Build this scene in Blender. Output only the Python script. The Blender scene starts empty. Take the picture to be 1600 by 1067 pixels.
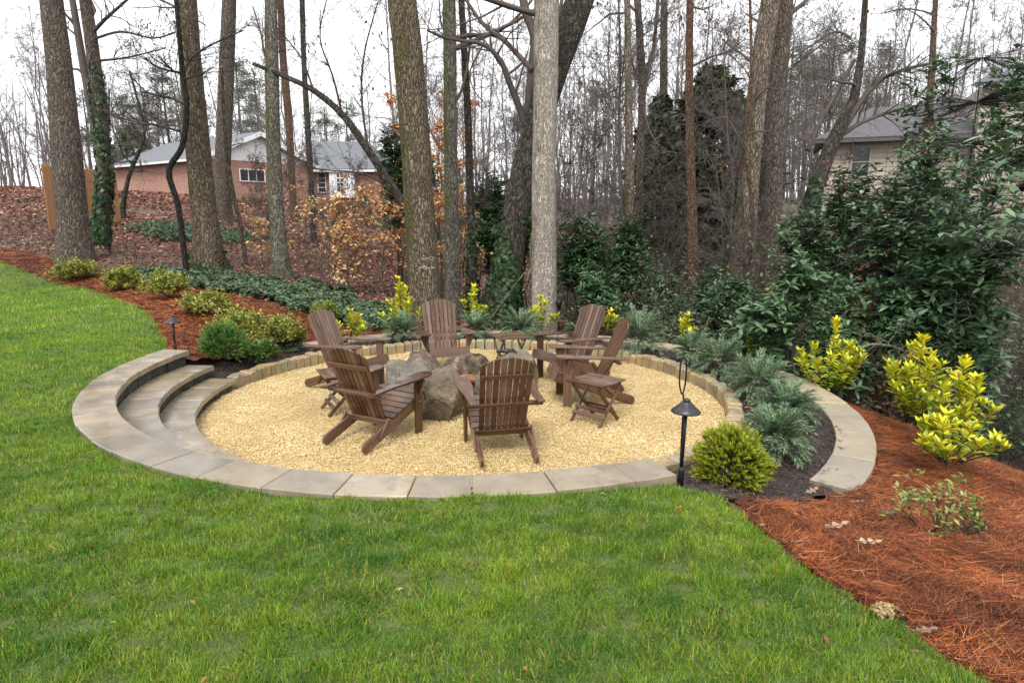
import bpy, math, random
import numpy as np
from mathutils import Vector, Matrix

R = math.radians
rng = np.random.default_rng(7)
random.seed(7)
scene = bpy.context.scene
COL = scene.collection

# ---------------------------------------------------------------- camera, sky, sun, exposure
CAM_H, PITCH, FPX = 1.6, 0.1869, 1049.4
cd = bpy.data.cameras.new('camera')
cam = bpy.data.objects.new('camera', cd)
COL.objects.link(cam)
cam.location = (0, 0, CAM_H)
cam.rotation_euler = (math.pi / 2 - PITCH, 0, 0)
cd.sensor_width = 36.0
cd.lens = 36.0 * FPX / 1600.0
cd.clip_start = 0.05
cd.clip_end = 2000
scene.camera = cam

world = bpy.data.worlds.new('World')
scene.world = world
world.use_nodes = True
wn = world.node_tree
bg = wn.nodes['Background']
sky = wn.nodes.new('ShaderNodeTexSky')
sky.sky_type = 'NISHITA'
sky.sun_disc = False
sky.sun_elevation = R(48)
sky.sun_rotation = R(200)
sky.air_density = 1.0
sky.dust_density = 4.0
hs = wn.nodes.new('ShaderNodeHueSaturation')
hs.inputs['Saturation'].default_value = 0.10
wm = wn.nodes.new('ShaderNodeMix')
wm.data_type = 'RGBA'
wm.inputs[0].default_value = 0.7
wm.inputs[7].default_value = (11.0, 11.2, 11.6, 1)          # even overcast layer
wn.links.new(sky.outputs[0], hs.inputs['Color'])
wn.links.new(hs.outputs[0], wm.inputs[6])
wn.links.new(wm.outputs[2], bg.inputs[0])
bg.inputs[1].default_value = 0.105

sl = bpy.data.lights.new('sun', 'SUN')
sun = bpy.data.objects.new('sun', sl)
COL.objects.link(sun)
sl.energy = 1.5
sl.angle = R(22)
sl.color = (1.0, 0.96, 0.9)
sun.rotation_euler = (R(38), R(8), R(-20))

scene.view_settings.view_transform = 'Standard'
scene.view_settings.look = 'None'
scene.view_settings.exposure = 0.92
scene.view_settings.gamma = 1.0
scene.view_settings.use_curve_mapping = False
scene.render.engine = 'CYCLES'
cy = scene.cycles
cy.use_denoising = True
cy.max_bounces = 5
cy.diffuse_bounces = 3
cy.glossy_bounces = 2
cy.transmission_bounces = 3
cy.transparent_max_bounces = 6
cy.volume_bounces = 0
cy.caustics_reflective = False
cy.caustics_refractive = False
cy.sample_clamp_indirect = 4.0
cy.use_adaptive_sampling = True
cy.adaptive_threshold = 0.015

# ---------------------------------------------------------------- helpers: geometry
def at(px, py, y):
    """point at depth y seen at photo pixel (1600 wide)"""
    X = (px - 800) / FPX; Y = -(py - 533.5) / FPX
    c, s = math.cos(PITCH), math.sin(PITCH)
    t = y / (c + Y * s)
    return np.array([t * X, y, CAM_H + t * (-s + Y * c)])

def gp(px, py, z):
    X = (px - 800) / FPX; Y = -(py - 533.5) / FPX
    c, s = math.cos(PITCH), math.sin(PITCH)
    t = (z - CAM_H) / (-s + Y * c)
    return np.array([t * X, t * (c + Y * s)])

def lin(*c):
    return tuple(((v / 255) / 12.92 if v / 255 <= .04045 else ((v / 255 + .055) / 1.055) ** 2.4) for v in c)

def norm(v):
    return v / np.maximum(np.linalg.norm(v, axis=-1, keepdims=True), 1e-9)

def fnoise(x, y, scale, seed, octaves=3):
    r = np.random.default_rng(seed)
    out = np.zeros_like(np.asarray(x, float)); amp = 1.0; tot = 0
    for o in range(octaves):
        for k in range(5):
            a = r.uniform(0, 2 * np.pi); f = 2 * np.pi / scale * r.uniform(.6, 1.5); ph = r.uniform(0, 7)
            out = out + amp * np.sin((x * np.cos(a) + y * np.sin(a)) * f + ph)
        tot += amp * 1.6; amp *= .55; scale *= .45
    return out / tot

class Geo:
    """collects vertices, faces and per-vertex colours as arrays"""
    def __init__(s):
        s.V = []; s.F = {3: [], 4: []}; s.C = []; s.n = 0
    def add(s, V, faces, C=None):
        V = np.asarray(V, float).reshape(-1, 3)
        for f in faces:
            f = np.asarray(f, np.int64)
            if len(f): s.F[f.shape[1]].append(f + s.n)
        if C is None: C = np.full((len(V), 3), .5)
        C = np.asarray(C, float)
        if C.ndim == 1: C = np.tile(C, (len(V), 1))
        s.V.append(V); s.C.append(C); s.n += len(V)
        return s
    def mesh(s, name, smooth=False):
        me = bpy.data.meshes.new(name)
        if not s.n: return me
        V = np.concatenate(s.V); C = np.concatenate(s.C)
        polys = []; starts = []; p = 0
        for k in (3, 4):
            if s.F[k]:
                f = np.concatenate(s.F[k]); polys.append(f.ravel())
                starts.append(p + np.arange(len(f)) * k); p += f.size
        loops = np.concatenate(polys); starts = np.concatenate(starts)
        me.vertices.add(len(V)); me.vertices.foreach_set('co', V.astype(np.float32).ravel())
        me.loops.add(len(loops)); me.loops.foreach_set('vertex_index', loops.astype(np.int32))
        me.polygons.add(len(starts)); me.polygons.foreach_set('loop_start', starts.astype(np.int32))
        if smooth: me.polygons.foreach_set('use_smooth', np.ones(len(starts), bool))
        ca = me.color_attributes.new('Col', 'FLOAT_COLOR', 'POINT')
        ca.data.foreach_set('color', np.concatenate([C, np.ones((len(C), 1))], 1).astype(np.float32).ravel())
        me.update(calc_edges=True); me.validate()
        return me

def leaves(g, P, D, N, L, W, C, kind='diamond', droop=.15, fold=.15):
    """P base, D direction, N normal; one leaf each"""
    n = len(P)
    if n == 0: return
    L = np.broadcast_to(np.asarray(L, float), (n,))[:, None]; W = np.broadcast_to(np.asarray(W, float), (n,))[:, None]
    D = norm(D); S = norm(np.cross(D, N)); N = np.cross(S, D)
    b = np.arange(n)[:, None]
    if kind == 'diamond':
        V = np.stack([P, P + D * L * .45 + S * W * .5 + N * fold * W, P + D * L - N * droop * L, P + D * L * .45 - S * W * .5 + N * fold * W], 1)
        g.add(V, [b * 4 + np.array([0, 1, 2, 3])], np.repeat(C, 4, 0))
    elif kind == 'tri':
        V = np.stack([P + S * W * .5, P - S * W * .5, P + D * L - N * droop * L], 1)
        g.add(V, [b * 3 + np.array([0, 1, 2])], np.repeat(C, 3, 0))
    elif kind == 'blade':
        m = P + D * L * .55
        V = np.stack([P + S * W * .5, P - S * W * .5, m - S * W * .42, m + S * W * .42, P + D * L * .95 - N * droop * L], 1)
        g.add(V, [b * 5 + np.array([0, 1, 2, 3]), b * 5 + np.array([3, 2, 4])], np.repeat(C, 5, 0))
    elif kind == 'long':
        m1 = P + D * L * .38 + N * fold * W; m2 = P + D * L * .75 - N * droop * L * .45
        V = np.stack([P, m1 + S * W * .5, m1 - S * W * .5, m2 + S * W * .38, m2 - S * W * .38, P + D * L - N * droop * L], 1)
        g.add(V, [b * 6 + np.array([0, 1, 2]), b * 6 + np.array([2, 1, 3, 4]), b * 6 + np.array([4, 3, 5])], np.repeat(C, 6, 0))

def tubes(g, pts, r, sides, C, flute=None):
    """pts (n,m,3), r (n,m)"""
    n, m, _ = pts.shape
    t = np.empty_like(pts)
    t[:, 1:-1] = pts[:, 2:] - pts[:, :-2]; t[:, 0] = pts[:, 1] - pts[:, 0]; t[:, -1] = pts[:, -1] - pts[:, -2]
    t = norm(t)
    mean = norm(pts[:, -1] - pts[:, 0])
    ref = np.where(np.abs(mean[:, 2:3]) > .8, np.array([[0., 1, 0]]), np.array([[0., 0, 1]]))[:, None, :]
    u = norm(np.cross(t, np.broadcast_to(ref, t.shape))); v = np.cross(t, u)
    a = np.arange(sides) * 2 * np.pi / sides
    rr = r[:, :, None, None]
    if flute is not None: rr = rr * flute[None, :, :, None]
    V = pts[:, :, None, :] + rr * (np.cos(a)[None, None, :, None] * u[:, :, None, :] + np.sin(a)[None, None, :, None] * v[:, :, None, :])
    i = np.arange(n)[:, None, None] * m * sides; j = np.arange(m - 1)[None, :, None] * sides; k = np.arange(sides)[None, None, :]
    k2 = (k + 1) % sides
    F = np.stack(np.broadcast_arrays(i + j + k, i + j + k2, i + j + sides + k2, i + j + sides + k), -1).reshape(-1, 4)
    C = np.asarray(C, float)
    if C.ndim == 2: C = np.repeat(C, m * sides, 0)
    g.add(V, [F], C)

def grow(g, P, D, L, r, levels, col, seed, wander=.18, trop=.05, nseg=6, sides=(6, 4, 3, 3), kids=(7, 5, 4), ratio=.5,
         ang=(30, 65), tmin=.25, rmin=.0025, collect=None, rratio=.5, taper=.75):
    """grow branches level by level, all branches of a level at once"""
    r_ = np.random.default_rng(seed)
    P = np.atleast_2d(P).astype(float); D = norm(np.atleast_2d(D).astype(float))
    L = np.atleast_1d(L).astype(float); r = np.atleast_1d(r).astype(float)
    for lv in range(levels):
        n = len(P); ns = max(2, nseg - lv)
        pts = np.empty((n, ns + 1, 3)); pts[:, 0] = P; d = D.copy()
        for s in range(ns):
            d = norm(d + r_.normal(0, wander, (n, 3)) + np.array([0, 0, trop]))
            pts[:, s + 1] = pts[:, s] + d * (L / ns)[:, None]
        tt = np.linspace(0, 1, ns + 1)
        rad = np.maximum(r[:, None] * (1 - taper * tt), rmin)
        tubes(g, pts, rad, sides[min(lv, len(sides) - 1)], col)
        if collect is not None and lv == levels - 1:
            collect.append((pts[:, -1].copy(), pts[:, ns // 2].copy(), d.copy()))
        if lv == levels - 1: break
        k = kids[min(lv, len(kids) - 1)]
        t = r_.uniform(tmin, 1, (n, k)); seg = np.minimum((t * ns).astype(int), ns - 1); fr = t * ns - seg
        idx = np.arange(n)[:, None]
        p0 = pts[idx, seg]; p1 = pts[idx, seg + 1]
        tan = norm(p1 - p0)
        NP = p0 + (p1 - p0) * fr[..., None]
        rv = norm(np.cross(tan, r_.normal(0, 1, tan.shape)))
        A = np.radians(r_.uniform(ang[0], ang[1], (n, k)))[..., None]
        ND = tan * np.cos(A) + rv * np.sin(A)
        NL = L[:, None] * ratio * r_.uniform(.55, 1.25, (n, k)) * (1.1 - .5 * t)
        NR = np.maximum(r[:, None] * (1 - taper * t) * rratio * r_.uniform(.7, 1.1, (n, k)), rmin)
        P, D, L, r = NP.reshape(-1, 3), ND.reshape(-1, 3), NL.ravel(), NR.ravel()

def catmull(pts, k):
    pts = np.asarray(pts, float)
    p = np.concatenate([[2 * pts[0] - pts[1]], pts, [2 * pts[-1] - pts[-2]]])
    out = []
    for i in range(1, len(p) - 2):
        for t in np.arange(k) / k:
            a, b, c, d = p[i - 1], p[i], p[i + 1], p[i + 2]
            out.append(.5 * (2 * b + (c - a) * t + (2 * a - 5 * b + 4 * c - d) * t * t + (3 * b - a - 3 * c + d) * t ** 3))
    out.append(pts[-1])
    return np.array(out)

# ---------------------------------------------------------------- helpers: objects
def tag(o, label=None, cat=None, group=None, kind=None):
    if label: o['label'] = label
    if cat: o['category'] = cat
    if group: o['group'] = group
    if kind: o['kind'] = kind
    return o

def thing(name, label, cat, loc=(0, 0, 0), rz=0.0, group=None):
    o = bpy.data.objects.new(name, None); COL.objects.link(o)
    o.empty_display_size = .1
    o.location = loc; o.rotation_euler = (0, 0, rz)
    return tag(o, label, cat, group)

def obj(name, me, m, parent=None, loc=None, kind=None):
    o = bpy.data.objects.new(name, me); COL.objects.link(o)
    if m is not None and not me.materials: me.materials.append(m)
    if parent is not None: o.parent = parent
    if loc is not None: o.location = loc
    if kind: o['kind'] = kind
    return o

def copy_tree(root, loc, rz, label=None, group=None):
    c = root.copy(); COL.objects.link(c); c.location = loc; c.rotation_euler = (0, 0, rz)
    if label: c['label'] = label
    if group: c['group'] = group
    for ch in root.children:
        k = ch.copy(); COL.objects.link(k); k.parent = c
        for gch in ch.children:
            q = gch.copy(); COL.objects.link(q); q.parent = k
    return c

def inset(poly, e):
    p = np.asarray(poly, float); n = len(p)
    a = p - np.roll(p, 1, 0); b = np.roll(p, -1, 0) - p
    na = norm(np.stack([-a[:, 1], a[:, 0]], 1)); nb = norm(np.stack([-b[:, 1], b[:, 0]], 1))
    m = na + nb; m = m / np.maximum((m * na).sum(1, keepdims=True), .35)
    return p + m * e

def prism(name, poly, t0, t1, e=.003, frame=None, grain=None, jit=0.0, jz=0.0, seed=0, sub=None):
    """outline (counter-clockwise, u/v) pushed from t0 to t1 with eased edges; frame 4x4 maps (u,v,t)"""
    r_ = np.random.default_rng(seed)
    p = np.asarray(poly, float); n = len(p)
    q = inset(p, e)
    rings = [(q, t0), (p, t0 + e), (p, t1 - e), (q, t1)]
    V = np.concatenate([np.concatenate([a, np.full((n, 1), t)], 1) for a, t in rings])
    if jit: V[:, :2] += r_.normal(0, jit, (len(V), 2))
    if jz: V[2 * n:, 2] += np.tile(r_.normal(0, jz, n), 2)
    Gc = V.copy() + r_.uniform(-20, 20, 3)
    F = [list(range(n))[::-1], list(range(3 * n, 4 * n))]
    for k in range(3):
        for i in range(n):
            j = (i + 1) % n
            F.append([k * n + i, k * n + j, (k + 1) * n + j, (k + 1) * n + i])
    if frame is not None:
        M = np.array(frame); V = V @ M[:3, :3].T + M[:3, 3]
    me = bpy.data.meshes.new(name)
    me.from_pydata(V.tolist(), [], F)
    at_ = me.attributes.new('grain', 'FLOAT_VECTOR', 'POINT')
    at_.data.foreach_set('vector', Gc.astype(np.float32).ravel())
    return me

def frame(o, u, v):
    u = np.asarray(u, float); v = np.asarray(v, float); u = u / np.linalg.norm(u); w = np.cross(u, v); w = w / np.linalg.norm(w); v = np.cross(w, u)
    M = np.eye(4); M[:3, 0] = u; M[:3, 1] = v; M[:3, 2] = w; M[:3, 3] = o
    return M

def rect(u0, u1, v0, v1):
    return [(u0, v0), (u1, v0), (u1, v1), (u0, v1)]

def lathe(name, prof, sides=20, smooth=True):
    g = Geo(); a = np.arange(sides) * 2 * np.pi / sides
    prof = np.asarray(prof, float); m = len(prof)
    V = np.stack([prof[:, 0:1] * np.cos(a), prof[:, 0:1] * np.sin(a), np.repeat(prof[:, 1:2], sides, 1)], -1)
    j = np.arange(m - 1)[:, None] * sides; k = np.arange(sides)[None]; k2 = (k + 1) % sides
    F = np.stack(np.broadcast_arrays(j + k, j + k2, j + sides + k2, j + sides + k), -1).reshape(-1, 4)
    g.add(V, [F])
    return g.mesh(name, smooth)

# ---------------------------------------------------------------- helpers: materials
def new_mat(name):
    m = bpy.data.materials.new(name); m.use_nodes = True
    nt = m.node_tree; b = nt.nodes['Principled BSDF']
    return m, nt, b

def nd(nt, kind, **kw):
    n = nt.nodes.new(kind)
    for k, v in kw.items():
        if hasattr(n, k): setattr(n, k, v)
        else: n.inputs[k.replace('_', ' ')].default_value = v
    return n

def ramp(nt, src, stops):
    r = nt.nodes.new('ShaderNodeValToRGB'); nt.links.new(src, r.inputs[0])
    el = r.color_ramp.elements
    el[0].position = stops[0][0]; el[0].color = (*stops[0][1], 1)
    el[1].position = stops[-1][0]; el[1].color = (*stops[-1][1], 1)
    for p, c in stops[1:-1]:
        e = el.new(p); e.color = (*c, 1)
    return r

def coords(nt, scale=(1, 1, 1), src='Object', attr=None, rot=(0, 0, 0)):
    mp = nt.nodes.new('ShaderNodeMapping'); mp.inputs['Scale'].default_value = scale; mp.inputs['Rotation'].default_value = rot
    if attr:
        a = nt.nodes.new('ShaderNodeAttribute'); a.attribute_name = attr; nt.links.new(a.outputs['Vector'], mp.inputs[0])
    else:
        t = nt.nodes.new('ShaderNodeTexCoord'); nt.links.new(t.outputs[src], mp.inputs[0])
    return mp.outputs[0]

def noise(nt, vec, scale, detail=4, rough=.55, dist=0):
    n = nt.nodes.new('ShaderNodeTexNoise'); n.inputs['Scale'].default_value = scale; n.inputs['Detail'].default_value = detail
    n.inputs['Roughness'].default_value = rough; n.inputs['Distortion'].default_value = dist
    nt.links.new(vec, n.inputs['Vector'])
    return n.outputs['Fac']

def mix(nt, fac, a, b, mode='MIX'):
    m = nt.nodes.new('ShaderNodeMix'); m.data_type = 'RGBA'; m.blend_type = mode
    for s, v in ((0, fac), (6, a), (7, b)):
        if hasattr(v, 'links') or hasattr(v, 'is_linked'): nt.links.new(v, m.inputs[s])
        elif s == 0: m.inputs[0].default_value = v
        else: m.inputs[s].default_value = (*v, 1)
    return m.outputs[2]

def bump(nt, b, h, strength=.5, dist=.02):
    n = nt.nodes.new('ShaderNodeBump'); n.inputs['Strength'].default_value = strength; n.inputs['Distance'].default_value = dist
    nt.links.new(h, n.inputs['Height']); nt.links.new(n.outputs[0], b.inputs['Normal'])
    return n

def mrange(nt, src, a, b, c, d):
    n = nt.nodes.new('ShaderNodeMapRange'); nt.links.new(src, n.inputs[0])
    for i, v in enumerate((a, b, c, d)): n.inputs[i + 1].default_value = v
    return n.outputs[0]

def foliage_mat(name, rough=.5, trans=.25, spec=.4):
    m, nt, b = new_mat(name)
    a = nt.nodes.new('ShaderNodeAttribute'); a.attribute_name = 'Col'
    nt.links.new(a.outputs['Color'], b.inputs['Base Color'])
    b.inputs['Roughness'].default_value = rough; b.inputs['Specular IOR Level'].default_value = spec
    if trans:
        t = nt.nodes.new('ShaderNodeBsdfTranslucent'); nt.links.new(a.outputs['Color'], t.inputs[0])
        mx = nt.nodes.new('ShaderNodeMixShader'); mx.inputs[0].default_value = trans
        nt.links.new(b.outputs[0], mx.inputs[1]); nt.links.new(t.outputs[0], mx.inputs[2])
        nt.links.new(mx.outputs[0], nt.nodes['Material Output'].inputs[0])
    return m

def bark_mat(name, dark, light, scale=9.0, moss=None, moss_amt=.5, lichen=None, rough=.85, bstr=1.0, stretch=.27):
    m, nt, b = new_mat(name)
    v = coords(nt, (1, 1, stretch))
    n1 = noise(nt, v, scale * 1.6, 6, .65, .6)
    vo = nt.nodes.new('ShaderNodeTexVoronoi'); vo.feature = 'DISTANCE_TO_EDGE'; vo.inputs['Scale'].default_value = scale * 1.75
    wv = nt.nodes.new('ShaderNodeVectorMath'); wv.operation = 'ADD'
    nn = nt.nodes.new('ShaderNodeTexNoise'); nn.inputs['Scale'].default_value = scale * .8; nt.links.new(v, nn.inputs['Vector'])
    sc = nt.nodes.new('ShaderNodeVectorMath'); sc.operation = 'SCALE'; sc.inputs['Scale'].default_value = .12
    nt.links.new(nn.outputs['Color'], sc.inputs[0]); nt.links.new(v, wv.inputs[0]); nt.links.new(sc.outputs[0], wv.inputs[1])
    fv = nt.nodes.new('ShaderNodeVectorMath'); fv.operation = 'MULTIPLY'; fv.inputs[1].default_value = (1, 1, .45)
    nt.links.new(wv.outputs[0], fv.inputs[0]); nt.links.new(fv.outputs[0], vo.inputs['Vector'])
    crack = mrange(nt, vo.outputs['Distance'], 0, .28, .0, 1)
    mul = nt.nodes.new('ShaderNodeMath'); mul.operation = 'MULTIPLY'; nt.links.new(n1, mul.inputs[0]); nt.links.new(crack, mul.inputs[1])
    light = tuple(min(.75, c * 1.3) for c in light)
    r = ramp(nt, mul.outputs[0], [(.03, dark), (.22, tuple(.35 * a + .65 * c for a, c in zip(dark, light))), (.5, light)])
    c = r.outputs[0]
    w = coords(nt, (1, 1, 1))
    big = noise(nt, w, 1.3, 4, .6)
    c = mix(nt, mrange(nt, big, .45, .75, 0, .3), c, dark)
    if lichen:
        ln = noise(nt, coords(nt, (1, 1, .6)), 14, 5, .7)
        c = mix(nt, mrange(nt, ln, .53, .62, 0, .8), c, lichen)
    if moss:
        ms = noise(nt, coords(nt, (1, 1, .45)), 2.2, 6, .7)
        geo = nt.nodes.new('ShaderNodeNewGeometry'); dt = nt.nodes.new('ShaderNodeVectorMath'); dt.operation = 'DOT_PRODUCT'; dt.inputs[1].default_value = (-.9, -.25, 0)
        nt.links.new(geo.outputs['Normal'], dt.inputs[0]); sm = nt.nodes.new('ShaderNodeMath'); sm.operation = 'MULTIPLY_ADD'; sm.inputs[1].default_value = .16
        nt.links.new(dt.outputs['Value'], sm.inputs[0]); nt.links.new(ms, sm.inputs[2])
        c = mix(nt, mrange(nt, sm.outputs[0], .68 - .3 * moss_amt, .80 - .3 * moss_amt, 0, .85), c, moss)
    nt.links.new(c, b.inputs['Base Color'])
    b.inputs['Roughness'].default_value = rough; b.inputs['Specular IOR Level'].default_value = .25
    bump(nt, b, mul.outputs[0], bstr, .06)
    return m

def plain(name, col, rough=.6, metal=0, nscale=None, var=.25, bstr=0, bdist=.005, stretch=(1, 1, 1)):
    m, nt, b = new_mat(name)
    b.inputs['Roughness'].default_value = rough; b.inputs['Metallic'].default_value = metal
    if nscale:
        n = noise(nt, coords(nt, stretch), nscale, 5, .6)
        r = ramp(nt, n, [(.25, tuple(c * (1 - var) for c in col)), (.75, tuple(min(1, c * (1 + var)) for c in col))])
        nt.links.new(r.outputs[0], b.inputs['Base Color'])
        if bstr: bump(nt, b, n, bstr, bdist)
    else: b.inputs['Base Color'].default_value = (*col, 1)
    return m

M = {}
# wet stained boards of the chairs and tables
m, nt, b = new_mat('stained_wood')
v = coords(nt, (1.6, 60, 60), attr='grain')
g1 = noise(nt, v, 1.0, 6, .6, .4)
v2 = coords(nt, (3, 3, 3), attr='grain')
g2 = noise(nt, v2, 1.0, 3, .5)
oi = nt.nodes.new('ShaderNodeObjectInfo')
c = ramp(nt, g1, [(.25, (.044, .018, .009)), (.5, (.088, .040, .018)), (.75, (.140, .070, .033))]).outputs[0]
c = mix(nt, mrange(nt, g2, .5, .8, 0, .3), c, (.16, .095, .055))
hsn = nt.nodes.new('ShaderNodeHueSaturation'); nt.links.new(c, hsn.inputs['Color'])
nt.links.new(mrange(nt, oi.outputs['Random'], 0, 1, .6, 1.5), hsn.inputs['Value'])
nt.links.new(mrange(nt, oi.outputs['Random'], 0, 1, 1.1, .75), hsn.inputs['Saturation'])
nt.links.new(hsn.outputs[0], b.inputs['Base Color'])
nt.links.new(mrange(nt, noise(nt, v2, 2.5, 3, .5), .4, .6, .10, .42), b.inputs['Roughness'])
bump(nt, b, g1, .12, .002)
M['wood'] = m

def stone_mat(name, cols, rough=(.25, .65), scale=3.0, bstr=.35, bd=.006, fine=45, spots=None):
    m, nt, b = new_mat(name)
    v = coords(nt)
    oi = nt.nodes.new('ShaderNodeObjectInfo')
    n1 = noise(nt, v, scale, 6, .6, .3)
    r = ramp(nt, n1, [(.25, cols[0]), (.5, cols[1]), (.75, cols[2])])
    fn = noise(nt, v, fine, 4, .7)
    c = mix(nt, mrange(nt, fn, .3, .7, .0, .45), r.outputs[0], tuple(x * .55 for x in cols[1]))
    hsn = nt.nodes.new('ShaderNodeHueSaturation'); nt.links.new(c, hsn.inputs['Color'])
    nt.links.new(mrange(nt, oi.outputs['Random'], 0, 1, .78, 1.2), hsn.inputs['Value'])
    nt.links.new(mrange(nt, oi.outputs['Random'], 0, 1, .75, 1.15), hsn.inputs['Saturation'])
    c = hsn.outputs[0]
    if spots: c = mix(nt, mrange(nt, noise(nt, v, spots[1], 5, .65), .52, .66, 0, .8), c, spots[0])
    nt.links.new(c, b.inputs['Base Color'])
    nt.links.new(mrange(nt, noise(nt, v, scale * .7, 3, .5), .4, .6, rough[0], rough[1]), b.inputs['Roughness'])
    ad = nt.nodes.new('ShaderNodeMath'); ad.operation = 'ADD'; nt.links.new(fn, ad.inputs[0]); nt.links.new(n1, ad.inputs[1])
    bump(nt, b, ad.outputs[0], bstr, bd)
    return m

M['cap'] = stone_mat('wet_flagstone', [(.165, .135, .10), (.262, .216, .155), (.355, .29, .20)], (.07, .40), 2.6, .18, .003, 60, spots=((.17, .14, .104), 5))
M['cap_dry'] = stone_mat('tan_flagstone', [(.25, .21, .15), (.34, .285, .205), (.40, .34, .24)], (.3, .6), 1.8, .18, .004, 60, spots=((.22, .18, .13), 6))
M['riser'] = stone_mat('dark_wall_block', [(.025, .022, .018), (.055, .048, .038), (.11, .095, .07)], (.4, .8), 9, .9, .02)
M['cobble'] = stone_mat('tan_cobble', [(.17, .12, .06), (.30, .22, .12), (.40, .32, .20)], (.35, .7), 7, .5, .012, spots=((.22, .24, .15), 4))
M['boulder'] = stone_mat('wet_boulder', [(.06, .045, .028), (.19, .145, .085), (.40, .31, .20)], (.25, .65), 6.5, 1.0, .05, 30, spots=((.03, .026, .018), 4))
M['boulder_dark'] = stone_mat('dark_boulder', [(.022, .016, .013), (.11, .078, .056), (.46, .35, .26)], (.22, .6), 9, 1.0, .05, 26)
M['boulder_pale'] = stone_mat('pale_boulder', [(.08, .07, .05), (.22, .19, .135), (.42, .37, .28)], (.22, .6), 5.5, .8, .04, 30, spots=((.045, .045, .022), 5))
M['rust'] = plain('terracotta', (.24, .10, .045), .6, 0, 20, .4, .4)
M['black_metal'] = plain('black_metal', (.014, .013, .013), .42, .6, 30, .3, .1, .002)
M['grey_metal'] = plain('weathered_lamp_shade', (.055, .055, .06), .38, .75, 18, .35, .15, .002)
M['black_cloth'] = plain('black_leather', (.012, .012, .013), .45, 0, 25, .3, .6, .01)
M['bark_gray'] = bark_mat('gray_bark', (.035, .026, .02), (.19, .155, .125), 19)
M['bark_mossy'] = bark_mat('mossy_bark', (.035, .026, .016), (.22, .175, .12), 19, (.075, .075, .014), .42)
M['bark_white'] = bark_mat('pale_bark', (.15, .12, .095), (.52, .47, .41), 32, (.12, .10, .02), .12, bstr=.8, stretch=.16)
M['bark_dark'] = bark_mat('dark_bark', (.012, .010, .008), (.085, .068, .054), 18, lichen=(.16, .17, .13))
M['bark_black'] = bark_mat('black_bark', (.008, .007, .006), (.035, .03, .026), 16)
M['bark_lichen'] = bark_mat('lichen_bark', (.05, .042, .032), (.24, .215, .175), 20, (.11, .115, .035), .4, lichen=(.27, .29, .22))
M['bark_red'] = bark_mat('reddish_bark', (.045, .026, .017), (.22, .135, .09), 20)
M['bark_tan'] = bark_mat('tan_bark', (.06, .045, .033), (.31, .255, .195), 18, (.08, .075, .02), .25)
M['twig'] = plain('bare_twig', (.075, .058, .048), .8, 0, 6, .35)
M['twig_dark'] = plain('dark_twig', (.024, .019, .016), .7, 0, 6, .35)
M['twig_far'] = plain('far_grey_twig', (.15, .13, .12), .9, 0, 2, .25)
M['leaf'] = foliage_mat('leaf', .45, .22, .4)
M['leaf_gloss'] = foliage_mat('glossy_leaf', .25, .14, .6)
M['leaf_dry'] = foliage_mat('dry_leaf', .6, .25, .3)
M['grass'] = foliage_mat('grass_blade', .42, .3, .4)
M['needle'] = foliage_mat('pine_needle', .55, .0, .18)

# ---------------------------------------------------------------- terrain
C0 = np.array([-.51, 7.366]); CW = np.array([-.467, 7.235])
RG, RO, RI, RM, RL = 2.815, 3.724, 3.403, 3.086, 2.786
RWI, RWO, ZW = 3.673, 3.994, -.33
ZG, ZM, ZL = -.448, -.17, -.315
CTRL = [(-30, -20, .2), (0, -20, 0), (30, -20, -.5), (-12, -3, .1), (-6, 0, 0), (0, -3, 0), (0, 1, 0), (0, 2.5, 0), (-2, 3, 0), (2, -2, 0), (-4, 4, 0), (-6, 5, 0), (-6, 9, .02), (-10, 8, .1),
        (-10.4, 15.4, .05), (-7.6, 12.9, .02), (-5, 9.4, 0), (-4.5, 8.2, -.02), (-20, 14, .5), (1.2, 3.8, -.02), (1.4, 2.9, -.01), (1.65, 2.1, 0), (1.5, 4.3, -.2), (2.2, 4.3, -.3),
        (2.8, 3.2, -.16), (3.2, 4.6, -.42), (3.8, 6.2, -.5), (4, 8, -.65), (3, 2, -.1), (5, 3, -.45), (4.6, 5, -.75), (5.2, 7, -1.1), (6, 9, -1.6),
        (3, 10.5, -.8), (0, 11.7, -.5), (-2, 11.3, -.4), (-3.6, 10, -.28), (-4, 9, -.14), (-3.65, 8.5, -.17), (-3.35, 8.75, -.27), (-3.25, 9.3, -.33), (-4.3, 11, -.05), (-6, 13.5, .1), (-9, 16, .3), (-12, 17, .6), (-13, 19, .8), (-8, 15, .2),
        (-5.3, 15.5, .12), (-3.5, 14.5, -.12), (-1.7, 12.8, -.42), (0, 14, -.75), (3, 14, -1.5), (6, 14, -2.1), (10, 13, -2.2), (15, 14, -1.5), (8, 20, -2.0), (2, 20, -1.4), (-4, 20, .15), (-9, 24, .9),
        (-13, 28, 1.6), (-15, 22, 1.5), (-19, 30, 2.6), (-14, 42, 2.4), (-25, 45, 2.7), (-8, 42, 2.3), (-4, 32, .9), (0, 30, -.6), (6, 32, -.7), (12, 26, 0), (17, 30, 1.6), (25, 32, 2.2), (0, 50, 1.0), (10, 50, 1.2), (25, 55, 2.5),
        (0, 90, 3), (-50, 90, 4), (50, 90, 4), (-60, 30, 3), (60, 30, 2), (60, -20, -1), (0, 170, 5), (-120, 170, 6), (120, 170, 6)]
CTRL = np.array(CTRL, float)
def _tps(d2): return np.where(d2 > 1e-12, .5 * d2 * np.log(np.maximum(d2, 1e-12)), 0)
_n = len(CTRL)
_K = _tps(((CTRL[:, None, :2] - CTRL[None, :, :2]) ** 2).sum(-1)) + np.eye(_n) * .4
_Pm = np.concatenate([np.ones((_n, 1)), CTRL[:, :2]], 1)
_A = np.block([[_K, _Pm], [_Pm.T, np.zeros((3, 3))]])
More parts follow.
